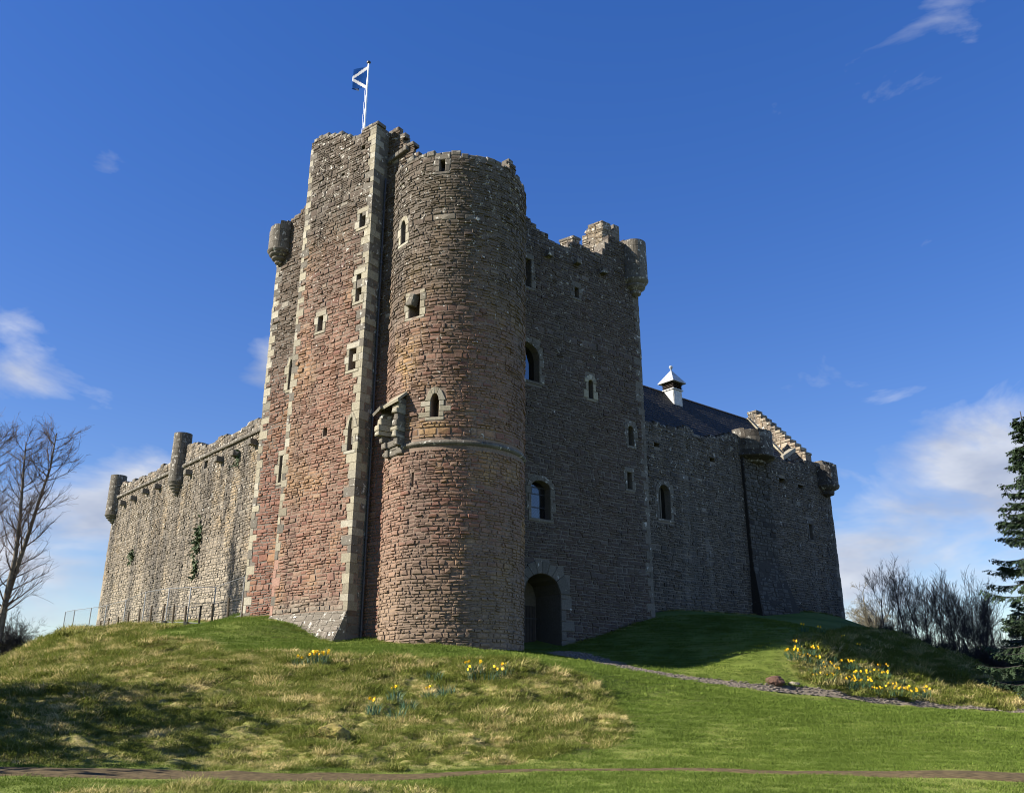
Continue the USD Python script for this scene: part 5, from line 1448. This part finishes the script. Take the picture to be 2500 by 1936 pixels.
from scipy.spatial import cKDTree
path_tree = cKDTree(np.c_[pcx, pcy]); trk = np.array(tr)[:, :2]
tt = np.linspace(0, len(trk) - 1, 400); trk_tree = cKDTree(np.c_[np.interp(tt, np.arange(len(trk)), trk[:, 0]), np.interp(tt, np.arange(len(trk)), trk[:, 1])])
trw = np.interp(tt, np.arange(len(trk)), [1.5, 1.4, 1.5, 1.4, 1.1, .6, .35, .55, .9, 1.2, 1.4, 1.4])
pww = pw


def candidates(n, x0, x1, y0, y1, seed):
    r = np.random.default_rng(seed); x, y = r.uniform(x0, x1, n), r.uniform(y0, y1, n)
    az = np.degrees(np.arctan2(x, y)); ok = (np.abs(az) < 36) & free(x, y)
    x, y = x[ok], y[ok]
    d, i = path_tree.query(np.c_[x, y]); ok = d > pww[i] * .5 + .02
    d2, i2 = trk_tree.query(np.c_[x, y]); ok &= d2 > trw[i2] * .5 * r.uniform(.75, 1.2, len(x))
    return x[ok], y[ok], r


x, y, r = candidates(185000, -30, 36, 13.4, 60, 31)
m_ = rough_mask(x, y) > 0
# thin out with distance
keepp = m_ & (r.random(len(x)) < np.clip(26.0 / np.hypot(x, y), .25, 1.0) ** 1.3)
x, y = x[keepp], y[keepp]; z = gzf(x, y)
clump = meshkit.noise(np.stack([x * 1.3, y * 1.3, np.zeros_like(x)], -1), 17)
sc = (.55 + .95 * clump) * r.uniform(.7, 1.25, len(x)) * np.clip(np.hypot(x, y) / 26, .8, 1.5)
protos = [blades(52, .2, .19, .012, 1.5, 100 + k) for k in range(5)] + [blades(38, .22, .15, .014, 1.7, 120 + k) for k in range(3)]
# longer grass left standing along the foot of the walls
edge = []
for A_, B_ in ((FC.map(eC, 0, .12)[:2], FC.map(.3, 0, .12)[:2]), (C1 + nL * .12, FL.map(sTL, 0, .12)[:2]), (FT.map(sTL, 0, .75)[:2], FT.map(sTR, 0, .85)[:2]), (FR.map(gate[1] + .4, 0, .12)[:2], FR.map(0, 0, .12)[:2]), (FH.map(.3, 0, .12)[:2], FH.map(eH, 0, .12)[:2])):
    n_ = int(np.linalg.norm(B_ - A_) * 7); t_ = r.random(n_); edge.append(A_ + (B_ - A_) * t_[:, None] + r.normal(0, .08, (n_, 2)))
a_ = r.uniform(-1.45, 1.0, 60); edge.append(np.c_[TC[0] + np.sin(a_) * 3.42, TC[1] - np.cos(a_) * 3.42] + r.normal(0, .06, (60, 2)))
edge = np.vstack(edge); x = np.r_[x, edge[:, 0]]; y = np.r_[y, edge[:, 1]]; z = np.r_[z, gzf(edge[:, 0], edge[:, 1])]; sc = np.r_[sc, r.uniform(.6, 1.25, len(edge))]
scatter('rough_grass', protos, np.c_[x, y, z - .02], r.uniform(0, 6.28, len(x)), sc, 'long matted green and straw coloured tussock grass on the banks', 'grass', M_RGRASS)
NR_ = len(x)
x, y, r = candidates(90000, -26, 34, 13.4, 48, 33)
keepp = (rough_mask(x, y) == 0) & (r.random(len(x)) < np.clip(20.0 / np.hypot(x, y), .3, 1.0) ** 1.2)
x, y = x[keepp], y[keepp]; z = gzf(x, y)
protos = [blades(70, .24, .045, .009, .8, 200 + k) for k in range(4)]
scatter('lawn_grass', protos, np.c_[x, y, z - .006], r.uniform(0, 6.28, len(x)), r.uniform(.7, 1.35, len(x)) * np.clip(np.hypot(x, y) / 22, .9, 1.5), 'short mown green grass of the lawn below the castle', 'grass', M_LGRASS)

# ------------------------------------------------------------------ daffodils
M_LEAF = plain('daffodil_leaf', (.035, .085, .04), .6, var=.3, scale=9.0)
M_PETAL = plain('daffodil_petal', (.80, .56, .012), .6, var=.08); M_TRUMP = plain('daffodil_trumpet', (.78, .40, .008), .6, var=.08)


def daffodil(name, nf, rad, seed):
    r = np.random.default_rng(seed)
    t = thing(name, 'x', 'daffodils')
    v, f = blades(int(26 + 26 * rad / .3), rad, .36, .022, .55, seed)
    obj('leaves', (v, f), M_LEAF, t)
    for k in range(nf):
        a, q = r.uniform(0, 6.28), rad * math.sqrt(r.uniform(0, 1)) * 1.05; h = r.uniform(.30, .46)
        b = np.array([math.cos(a) * q, math.sin(a) * q, 0]); top = b + [r.uniform(-.05, .05), r.uniform(-.05, .05), h]
        fa = r.uniform(0, 6.28) if r.random() < .4 else -2.2 + r.normal(0, .7)
        d = np.array([math.cos(fa), math.sin(fa), r.uniform(-.25, .15)]); d /= np.linalg.norm(d)
        s = np.cross(d, [0, 0, 1]); s /= np.linalg.norm(s); u = np.cross(s, d)
        st = obj('flower_stem', tube(np.array([b, b * .4 + top * .6, top, top + d * .03]), .006, 3), M_LEAF, t)
        pv, pf = [], []
        for i_ in range(6):
            an = i_ * math.pi / 3; e = math.cos(an) * s + math.sin(an) * u; w = np.cross(d, e); c = top + d * .035
            pv += [c, c + e * .032 + w * .022 + d * .004, c + e * .052 + d * .0, c + e * .032 - w * .022 + d * .004]; pf += [[4 * i_, 4 * i_ + 1, 4 * i_ + 2], [4 * i_, 4 * i_ + 2, 4 * i_ + 3]]
        hd = obj('flower', (np.array(pv), np.array(pf)), M_PETAL, t)
        th = np.arange(7) * 2 * math.pi / 7; e = np.cos(th)[:, None] * s + np.sin(th)[:, None] * u
        tv = np.vstack([top + d * .034 + e * .012, top + d * .075 + e * .021]); tf = [[i_, (i_ + 1) % 7, 7 + (i_ + 1) % 7] for i_ in range(7)] + [[i_, 7 + (i_ + 1) % 7, 7 + i_] for i_ in range(7)]
        obj('trumpet', (tv, np.array(tf)), M_TRUMP, hd)
    return t


dp_used = {}


def plant_daffodil(kind, xy, label, group, sc=1.0):
    nf, rad, seed = kind
    p = on_ground(*xy); p[2] = float(gzf(p[0], p[1])) + .0
    if kind not in dp_used:
        t = daffodil('daffodil_clump', nf, rad, seed); dp_used[kind] = t
        x_ = UsdGeom.Xformable(t); ops = x_.GetOrderedXformOps(); ops[0].Set(Gf.Vec3d(*map(float, p))); ops[1].Set(float(seed * 37 % 360))
        data(t, label=label, group=group)
        return t
    return dup(dp_used[kind], label, p, float(np.random.default_rng(int(xy[0] * 7 + xy[1])).uniform(-40, 40)), sc, group)


BIG, MED, SML, LVS, WIDE = (17, .36, 1), (6, .3, 2), (3, .2, 3), (0, .26, 4), (8, .55, 5)
GD = 'daffodil clumps on the rough bank'
for kd, xy, lb in [(BIG, (678, 1424), 'bushy clump of many yellow daffodils high on the bank below the square turret'), (SML, (636, 1428), 'smaller daffodil clump just left of the bushy one below the square turret'),
                   (SML, (795, 1524), 'lowest small daffodil clump on the bank, left of the middle pair'), (SML, (842, 1506), 'daffodil clump with two yellow heads in the middle of the bank'), (LVS, (868, 1520), 'flowerless daffodil leaves beside the middle clump'),
                   (SML, (916, 1492), 'daffodil clump with two orange yellow heads behind a straw tussock'), (LVS, (950, 1484), 'flowerless blue green daffodil leaves right of the orange yellow heads'), (LVS, (926, 1455), 'flowerless leaf clump highest in the middle of the bank'),
                   (WIDE, (1035, 1452), 'widest daffodil clump with scattered yellow heads, right end of the bank'), (SML, (1075, 1446), 'small daffodil clump at the right edge of the widest clump'), (MED, (1012, 1446), 'daffodil clump overlapping the left side of the widest clump'), (LVS, (845, 1530), 'flowerless leaves below the middle daffodil clump')]:
    plant_daffodil(kd, xy, lb, GD)
GR = 'daffodils in the drift beside the cobbled path'
rgd = np.random.default_rng(77)
drift = [(1700, 1388), (1692, 1408), (1720, 1418), (1738, 1402), (1750, 1425), (1765, 1432), (1772, 1412), (1790, 1440), (1802, 1424), (1815, 1448), (1822, 1428), (1838, 1452), (1845, 1440), (1858, 1462), (1800, 1458), (1775, 1448), (1735, 1438), (1870, 1448), (1880, 1470), (1895, 1460), (1905, 1476), (1918, 1466), (1850, 1476), (1870, 1484), (1928, 1484), (1945, 1492), (1900, 1490), (1955, 1484), (1835, 1470), (1815, 1472), (1760, 1455), (1712, 1398), (1965, 1492), (1885, 1438)]
drift.sort()
rows = [[], [], []]
for xy in drift:
    off = xy[1] - (1385 + (xy[0] - 1690) * 115 / 270); rows[0 if off < -14 else 1 if off < 14 else 2].append(xy)
ORDS = ['first'] + 'second third fourth fifth sixth seventh eighth ninth tenth eleventh twelfth thirteenth fourteenth fifteenth sixteenth seventeenth eighteenth nineteenth twentieth'.split()
place = {xy: f"{('upper edge', 'middle', 'lower edge')[i]} of the drift above the path, {ORDS[k]} from the left" for i, q in enumerate(rows) for k, xy in enumerate(q)}
for k, xy in enumerate(drift):
    kd = [MED, SML, WIDE, MED, LVS][k % 5]
    plant_daffodil(kd, xy, ('yellow daffodils, ' if kd != LVS else 'flowerless daffodil leaves, ') + place[xy], GR if kd != LVS else 'flowerless leaf clumps in the drift', float(rgd.uniform(.85, 1.2)))
for k, xy in enumerate([(1716, 1352), (1752, 1360), (1800, 1372), (1836, 1392)]):
    plant_daffodil(SML, xy, ['leftmost', 'second from left', 'third from left', 'rightmost'][k] + ' of four dim daffodil clumps shaded on the dark hill', 'shaded daffodils on the dark hill')


# ------------------------------------------------------------------ trees
def grow(seed, height, trunk_r, levels=5, split=(2, 4), spread=.55, up=.25, shrink=.72, lean=(0, 0), wig=.09, side=.9, mins=.004, first=.3, stems=1):
    """bare tree skeleton: returns (trunk polylines, branch polylines) as lists of (points, radii)"""
    r = np.random.default_rng(seed); trunk, br = [], []

    def limb(p, d, length, rad, lev):
        n = 5 if lev < 2 else (4 if lev < levels - 1 else 3)
        pts = [p]; dd = d.copy()
        for k in range(n):
            dd = dd + r.normal(0, wig * (1 + .4 * lev), 3) + np.array([0, 0, up * (.25 if lev else .12)]); dd /= np.linalg.norm(dd)
            pts.append(pts[-1] + dd * length / n)
        pts = np.array(pts); tip = rad * (.62 if lev == 0 else .45)
        (trunk if lev == 0 else br).append((pts, np.linspace(rad, max(tip, mins), n + 1), lev))
        if lev >= levels:
            return
        # children along the limb and at its end
        k = r.integers(split[0], split[1] + 1) + (4 if lev == 0 else 2 if lev < levels - 1 else 1)
        for q in range(k):
            t = r.uniform(first if lev == 0 else .22, 1.0) if q else 1.0
            i_ = min(int(t * n), n - 1); pp = pts[i_] + (pts[i_ + 1] - pts[i_]) * (t * n - i_)
            ax = pts[min(i_ + 1, n)] - pts[i_]; ax /= np.linalg.norm(ax)
            o = r.normal(0, 1, 3); o -= ax * np.dot(o, ax); o /= np.linalg.norm(o)
            an = abs(r.normal(spread, .18)) if q else r.normal(0, .2)
            nd = ax * math.cos(an) + o * math.sin(an); nd[2] += up * .5; nd /= np.linalg.norm(nd)
            rr = rad * (1 - t * .5) * r.uniform(.38, .6) if q else tip
            limb(pp, nd, length * shrink * r.uniform(.65, 1.1) * (1 - .25 * t if q else 1), max(rr, mins), lev + 1)

    for s in range(stems):
        a = r.uniform(0, 6.28)
        d = np.array([lean[0] + (.12 * math.cos(a) if stems > 1 else 0), lean[1] + (.12 * math.sin(a) if stems > 1 else 0), 1.0]); d /= np.linalg.norm(d)
        limb(np.array([.25 * math.cos(a) * (stems > 1), .25 * math.sin(a) * (stems > 1), -.3]), d, height * (.46 if stems == 1 else .5) * (1 if s == 0 else r.uniform(.8, 1)), trunk_r * (1 if s == 0 else .85), 0)
    return trunk, br


def build_tree(t, skel, mt, mb):
    trunk, br = skel
    tk = obj('trunk', cat([tube(p, q, 8) for p, q, _ in trunk]), mt, t, smooth=True)
    obj('crown', cat([tube(p, q, 5 if l == 1 else 4 if l == 2 else 3) for p, q, l in br]), mb, t)


# the ash at the far left: two long stems leaning right, the fine crown above the bank
AD = 52.0
p0 = at(-8, 1385, AD)
ash = thing('bare_tree', 'tall bare tree with two leaning stems at the left edge, sky behind', 'tree', (p0[0], p0[1], float(gz(p0[0], p0[1])) - .2))


def ash_skel():
    tr_, br_ = [], []
    r = np.random.default_rng(12)
    H = lambda x, y: at(x, y, AD) - np.array([p0[0], p0[1], float(gz(p0[0], p0[1])) - .2])
    for pix, rad in (([(2, 1352), (18, 1270), (38, 1190), (50, 1110), (58, 1020), (66, 950)], .19), ([(-6, 1340), (30, 1230), (58, 1150), (84, 1070), (108, 1000), (122, 925)], .17), ([(-30, 1330), (-36, 1200), (-28, 1080), (-14, 990), (0, 930)], .14)):
        base = H(*pix[0]); pts = [np.array([base[0] * .6 - .1, base[1] * 0, -.3])] + [H(*q) for q in pix]
        pts = np.array(pts); n = len(pts); rad_ = np.linspace(rad, .03, n)
        pts[:, 1] += np.linspace(0, r.uniform(-1, 1), n)
        tr_.append((pts, rad_, 0))
        for k in range(44):
            t = r.uniform(.12, 1.0) ** .8 * (n - 1.001); i_ = int(t); pp = pts[i_] + (pts[i_ + 1] - pts[i_]) * (t - i_); f = t / (n - 1)
            a = r.uniform(0, 6.28); d = np.array([math.cos(a), math.sin(a), r.uniform(.35, 1.1)]); d /= np.linalg.norm(d)
            L_ = (3.1 * (1 - .55 * f)) * r.uniform(.6, 1.1)
            sk = grow(int(r.integers(1 << 30)), 1, .05, 0)
            # a limb with two orders of twigs
            q = [pp]; dd = d.copy()
            for _ in range(6):
                dd = dd + r.normal(0, .08, 3) + [0, 0, .06]; dd /= np.linalg.norm(dd); q.append(q[-1] + dd * L_ / 6)
            q = np.array(q); r0 = max(.012, .05 * (1 - f * .6)); br_.append((q, np.linspace(r0, .006, 7), 1))
            for _ in range(11):
                u = r.uniform(.15, 1) * 5.99; j_ = int(u); b = q[j_] + (q[j_ + 1] - q[j_]) * (u - j_); e = (q[j_ + 1] - q[j_]) / np.linalg.norm(q[j_ + 1] - q[j_]) + r.normal(0, .45, 3) + [0, 0, .2]; e /= np.linalg.norm(e)
                l2 = r.uniform(.5, 1.2) * (1 - .3 * f); w = [b]
                for _ in range(3):
                    e = e + r.normal(0, .12, 3) + [0, 0, .05]; e /= np.linalg.norm(e); w.append(w[-1] + e * l2 / 3)
                w = np.array(w); br_.append((w, np.linspace(.009, .005, 4), 3))
                for _ in range(3):
                    i3 = r.integers(0, 3); g = w[i3] + (w[i3 + 1] - w[i3]) * r.random(); h = e + r.normal(0, .5, 3); h /= np.linalg.norm(h); br_.append((np.array([g, g + h * r.uniform(.2, .5)]), np.array([.006, .004]), 3))
    return tr_, br_


build_tree(ash, ash_skel(), M_BARK, M_TWIG)
# bushes at the foot of the ash
for k, (x, y, d, s) in enumerate([(8, 1380, 52, 1.0), (-30, 1385, 50, 1.2), (30, 1400, 55, .7)]):
    p = at(x, y, d)
    if k == 0:
        bush0 = thing('bare_bush', ['dark tangled bare bush at the left edge, foot of the bare tree'][0], 'bush', (p[0], p[1], float(gz(p[0], p[1])) - .2), 0, s)
        tr_, br_ = grow(61, 3.2, .04, 4, (3, 5), .75, .15, .7, stems=7)
        build_tree(bush0, (tr_, br_), M_BARKD, M_BARKD)
    elif k == 2:
        dup(bush0, 'small dark bush farther back at the left edge of the bank', (p[0], p[1], float(gz(p[0], p[1])) - .2), 70.0 * k, s)

# thicket of slender bare trees on the right
protoT = []
GT = 'slender bare trees of the thicket'
for k, sd in enumerate((71, 72, 73, 74)):
    protoT.append(grow(sd, 9.0, .075, 5, (2, 3), .46, .26, .72, wig=.05, first=.15, mins=.0055))
spots = [(1895, 1185, 64), (1935, 1165, 62), (1960, 1195, 66), (1985, 1210, 63), (2015, 1205, 61), (2040, 1190, 66), (2062, 1215, 60), (2085, 1195, 62), (2105, 1225, 64), (1915, 1230, 70), (1975, 1240, 72), (2030, 1245, 70), (2075, 1250, 73), (1950, 1255, 60), (2000, 1260, 58), (2050, 1262, 57), (2095, 1268, 58), (2110, 1250, 68), (2125, 1240, 66), (1880, 1262, 72)]
th_lab = ['leftmost tall slender bare tree of the thicket', 'tallest slender bare tree in the left half of the thicket', 'tallest slender bare tree in the right half of the thicket']
first = {}
spots.sort()
ORD = ['leftmost'] + [w for w in 'second third fourth fifth sixth seventh eighth ninth tenth eleventh twelfth thirteenth fourteenth fifteenth sixteenth seventeenth eighteenth nineteenth twentieth'.split()]
for k, (x, ytop, d) in enumerate(spots):
    p = at(x, 1400, d); zb = float(gz(p[0], p[1])); ztp = at(x, ytop, d)[2]; q = k % 4; s = (ztp - zb) / max(float(a_[:, 2].max()) for a_, _, _ in protoT[q][0] + protoT[q][1])
    lb = f'slender dark bare tree in the right thicket, {ORD[k]}' + (' of the row' if k == 0 else ' from the left'); gp = GT
    if q not in first:
        first[q] = thing('thicket_tree', lb, 'tree', (p[0], p[1], zb - .2), 40.0 * k, s, gp); build_tree(first[q], protoT[q], M_BARKD, M_TWIGR)
    else:
        dup(first[q], lb, (p[0], p[1], zb - .2), 47.0 * k, s, gp)
# undergrowth filling the thicket
ub = [(1890, 1330, 66, .6), (1935, 1345, 63, .65), (1980, 1362, 62, .7), (2020, 1375, 60, .7), (2055, 1385, 60, .8), (2090, 1400, 58, .8), (2120, 1400, 60, .9)]
for k, (x, y, d, s) in enumerate(ub):
    p = at(x, y, d)
    dup(bush0, f'dark undergrowth bush at the foot of the thicket, {ORD[k]}' + (' of them' if k == 0 else ' from the left'), (p[0], p[1], float(gz(p[0], p[1])) - .3), 33.0 * k, s, 'undergrowth bushes of the thicket')
# two rounded trees next to the hall corner
M_OAKB = plain('lichened_bark', (.13, .115, .075), .9, var=.35, scale=6.0)
for k, (x, ytop, d, sd) in enumerate([(1832, 1232, 92, 81), (1872, 1262, 86, 82)]):
    p = at(x, 1330, d); zb = 1.5; ztp = at(x, ytop, d)[2]
    t = thing('rounded_tree', ['spreading bare tree right beside the hall corner, lit twigs'][0] if k == 0 else 'lower spreading bare tree between the hall corner tree and the thicket', 'tree', (p[0], p[1], zb))
    sk = grow(sd, 8.0, .22, 5, (2, 4), .75, .12, .70, wig=.16, first=.25, mins=.009); s = (ztp - zb) / max(float(a_[:, 2].max()) for a_, _, _ in sk[0] + sk[1])
    build_tree(t, tuple([(a_ * s, b_ * s, l_) for a_, b_, l_ in q_] for q_ in sk), M_OAKB, M_OAKB)


# the conifer at the right edge
def conifer(seed, H, R, z_lo=.6, dens=1.0):
    r = np.random.default_rng(seed); V, F_, n = [], [], 0
    trunk = tube(np.array([[0, 0, -.3], [0, 0, H * .5], [0, 0, H]]), np.array([.28, .17, .02]), 8)
    limbs = []
    z = z_lo
    while z < H - .2:
        f = 1 - z / H
        for q in range(int(r.integers(1, 3))):
            a = r.uniform(0, 6.28); L_ = R * (f ** .9) * r.uniform(.5, 1.12) + .12
            d = np.array([math.cos(a), math.sin(a), 0]); m = 8; zz = z + r.uniform(-.15, .15)
            sag = r.uniform(.28, .5); t = np.linspace(0, 1, m); pts = d[None] * (t * L_)[:, None]; pts[:, 2] = zz + L_ * (.12 * t - sag * t ** 1.5 + .24 * t ** 4)
            s = np.cross(d, [0, 0, 1]); pts += s[None] * (r.normal(0, .06) * L_ * t ** 2)[:, None]
            limbs.append(tube(pts, np.linspace(.04 * (f + .2), .006, m), 4))
            # side shoots that hang from the limb, each carrying rows of needles
            for _ in range(int((7 + 9 * L_) * dens)):
                u = r.uniform(.12, 1.0) ** .75; i_ = min(int(u * (m - 1)), m - 2); b = pts[i_] + (pts[i_ + 1] - pts[i_]) * (u * (m - 1) - i_)
                sd = r.choice([-1, 1]); e = d * r.uniform(.5, 1.0) + s * sd * r.uniform(.25, 1.0) + np.array([0, 0, r.uniform(-.5, .05)]); e /= np.linalg.norm(e)
                l2 = (.2 + .30 * L_ * (1 - u) * .8) * r.uniform(.6, 1.2) + .12; k = max(3, int(l2 / .09)); p_ = b
                for j in range(k):
                    e = e + np.array([0, 0, -.10]) + r.normal(0, .06, 3); e /= np.linalg.norm(e); p2 = p_ + e * l2 / k
                    w = np.cross(e, [0, 0, 1]); w /= np.linalg.norm(w) + 1e-9
                    for sg in (-1, 1):
                        o = w * sg * r.uniform(.04, .10) + e * r.uniform(.03, .1) + np.array([0, 0, r.uniform(-.09, .02)])
                        V += [p_, p_ + o * .55 + e * .03, p_ + o * 1.3, p2]; F_ += [[n, n + 1, n + 2], [n, n + 2, n + 3]]; n += 4
                    p_ = p2
        z += r.uniform(.05, .12) * (.6 + .7 * f)
    return trunk, cat(limbs), (np.array(V), np.array(F_))


M_NEEDLE = plain('needles', (.024, .045, .016), .7, var=.5, scale=2.2)
pc = at(2292, 1450, 50.0); zc_ = float(gz(pc[0], pc[1]))
ct = at(2250, 862, 50.0)[2]
con = thing('conifer', 'tall dark green spruce cut off by the right edge of the picture', 'tree', (pc[0], pc[1], zc_ - .1))
trk_, lmb, ned = conifer(91, ct - zc_, 4.6, .4, 1.5)
obj('trunk', trk_, M_BARKD, con, smooth=True); obj('branches', lmb, M_BARKD, con, kind='stuff'); obj('needles', ned, M_NEEDLE, con, kind='stuff')
# trees left of the picture that throw shade over the bank
def evergreen_shrub(seed, R, H, n):
    r = np.random.default_rng(seed); u = r.normal(0, 1, (n, 3)); u /= np.linalg.norm(u, axis=1, keepdims=True); u[:, 2] = np.abs(u[:, 2])
    q = r.uniform(.35, 1, n) ** .6; lump = .72 + .5 * meshkit.noise(u * 2.3 + seed, seed); C = u * (q * lump)[:, None] * np.array([R, R, H])
    a = r.normal(0, 1, (n, 3)); a /= np.linalg.norm(a, axis=1, keepdims=True); w = np.cross(a, r.normal(0, 1, (n, 3))); w /= np.linalg.norm(w, axis=1, keepdims=True)
    l_ = r.uniform(.10, .2, n)[:, None]; V = np.stack([C - a * l_, C + w * l_ * .45, C + a * l_, C - w * l_ * .45], 1).reshape(-1, 3)
    return V, (np.array([[0, 1, 2], [0, 2, 3]])[None] + 4 * np.arange(n)[:, None, None]).reshape(-1, 3)


first_shrub = None
for k, (x, y, s, rz) in enumerate([(-17.2, 19.3, 1.5, 20), (-19.8, 23.4, 1.65, 150), (-15.6, 16.3, 1.1, 260)]):
    lb = ['broad evergreen shrub left of the picture, shading the near bank', 'larger evergreen shrub left of the picture, farther up the bank', 'smaller evergreen shrub left of the picture, nearest the track'][k]
    if k == 0:
        first_shrub = thing('evergreen_shrub', lb, 'shrub', (x, y, float(gz(x, y)) - .1), rz, s)
        obj('foliage', evergreen_shrub(5, 2.6, 5.2, 2600), M_NEEDLE, first_shrub, kind='stuff')
        obj('stem', cat([tube(np.array([[0, 0, -.2], [.3 * math.cos(a), .3 * math.sin(a), 1.5], [1.1 * math.cos(a), 1.1 * math.sin(a), 3.4]]), np.array([.08, .06, .02]), 5) for a in (0, 1.3, 2.6, 3.9, 5.2)]), M_BARKD, first_shrub)
    else:
        dup(first_shrub, lb, (x, y, float(gz(x, y)) - .1), rz, s)

# plants rooted in the curtain wall
M_WEED = plain('wall_weed_leaf', (.05, .075, .03), .8, var=.4)
for k, (x, y, n_, s_) in enumerate([(1380, 860, 26, .5), (1360, 935, 22, .35), (1350, 1100, 18, .3), (915, 1010, 16, .28), (1640, 350, 14, .35)]):
    q = ft(x, y); ss, zz = FC.px(*q); c = FC.map(ss, zz, .04)
    r = np.random.default_rng(300 + k)
    t = thing('wall_weed', ['largest dark green weed in the curtain wall, below the small middle bartizan', 'thin weed just below the largest weed on the curtain wall', 'lowest weed of the column on the curtain wall', 'small weed on the far left half of the curtain wall', 'brownish weed near the top of the curtain wall by the keep'][k], 'plant', c)
    V, F_ = [], []
    for i in range(n_ * 6):
        o = FC.u * r.normal(0, .35 * s_) + FC.n * abs(r.normal(.05, .12 * s_)); cz0 = r.normal(0, .8 * s_) if k != 1 else r.normal(0, 1.2 * s_)
        b = np.array([o[0], o[1], cz0]); e = r.normal(0, 1, 3) * .09; w = r.normal(0, 1, 3) * .05
        V += [b, b + e + w, b + e * 2, b + e - w]; F_ += [[4 * i, 4 * i + 1, 4 * i + 2], [4 * i, 4 * i + 2, 4 * i + 3]]
    obj('leaves', (np.array(V), np.array(F_)), M_WEED, t)
    obj('stem', tube(np.array([[0, 0, -.4 * s_], [FC.n[0] * .06, FC.n[1] * .06, 0], [FC.n[0] * .05, FC.n[1] * .05, .7 * s_]]), .012, 4), M_TWIG, t)

for k, (x, y, d, s, rz) in enumerate([(2330, 1450, 62, .8, 200), (2420, 1460, 70, .9, 80), (2200, 1455, 84, .7, 300)]):
    q = at(x, y, d)
    dup(con, ['spruce behind the right edge spruce, mostly out of frame', 'farther spruce beyond the right edge of the picture', 'distant dark spruce low behind the thicket, right edge'][k], (q[0], q[1], float(gz(q[0], q[1])) - .3), rz, s)
for k, (x, y, d, s) in enumerate([(2140, 1440, 58, 1.0), (2172, 1450, 57, 1.0), (2195, 1460, 62, 1.2)]):
    q = at(x, y, d)
    dup(bush0, ['dark bush at the foot of the right spruce, left side', 'dark bush under the right spruce', 'dark bush right at the picture edge under the spruce'][k], (q[0], q[1], float(gz(q[0], q[1])) - .3), 61.0 * k, s)
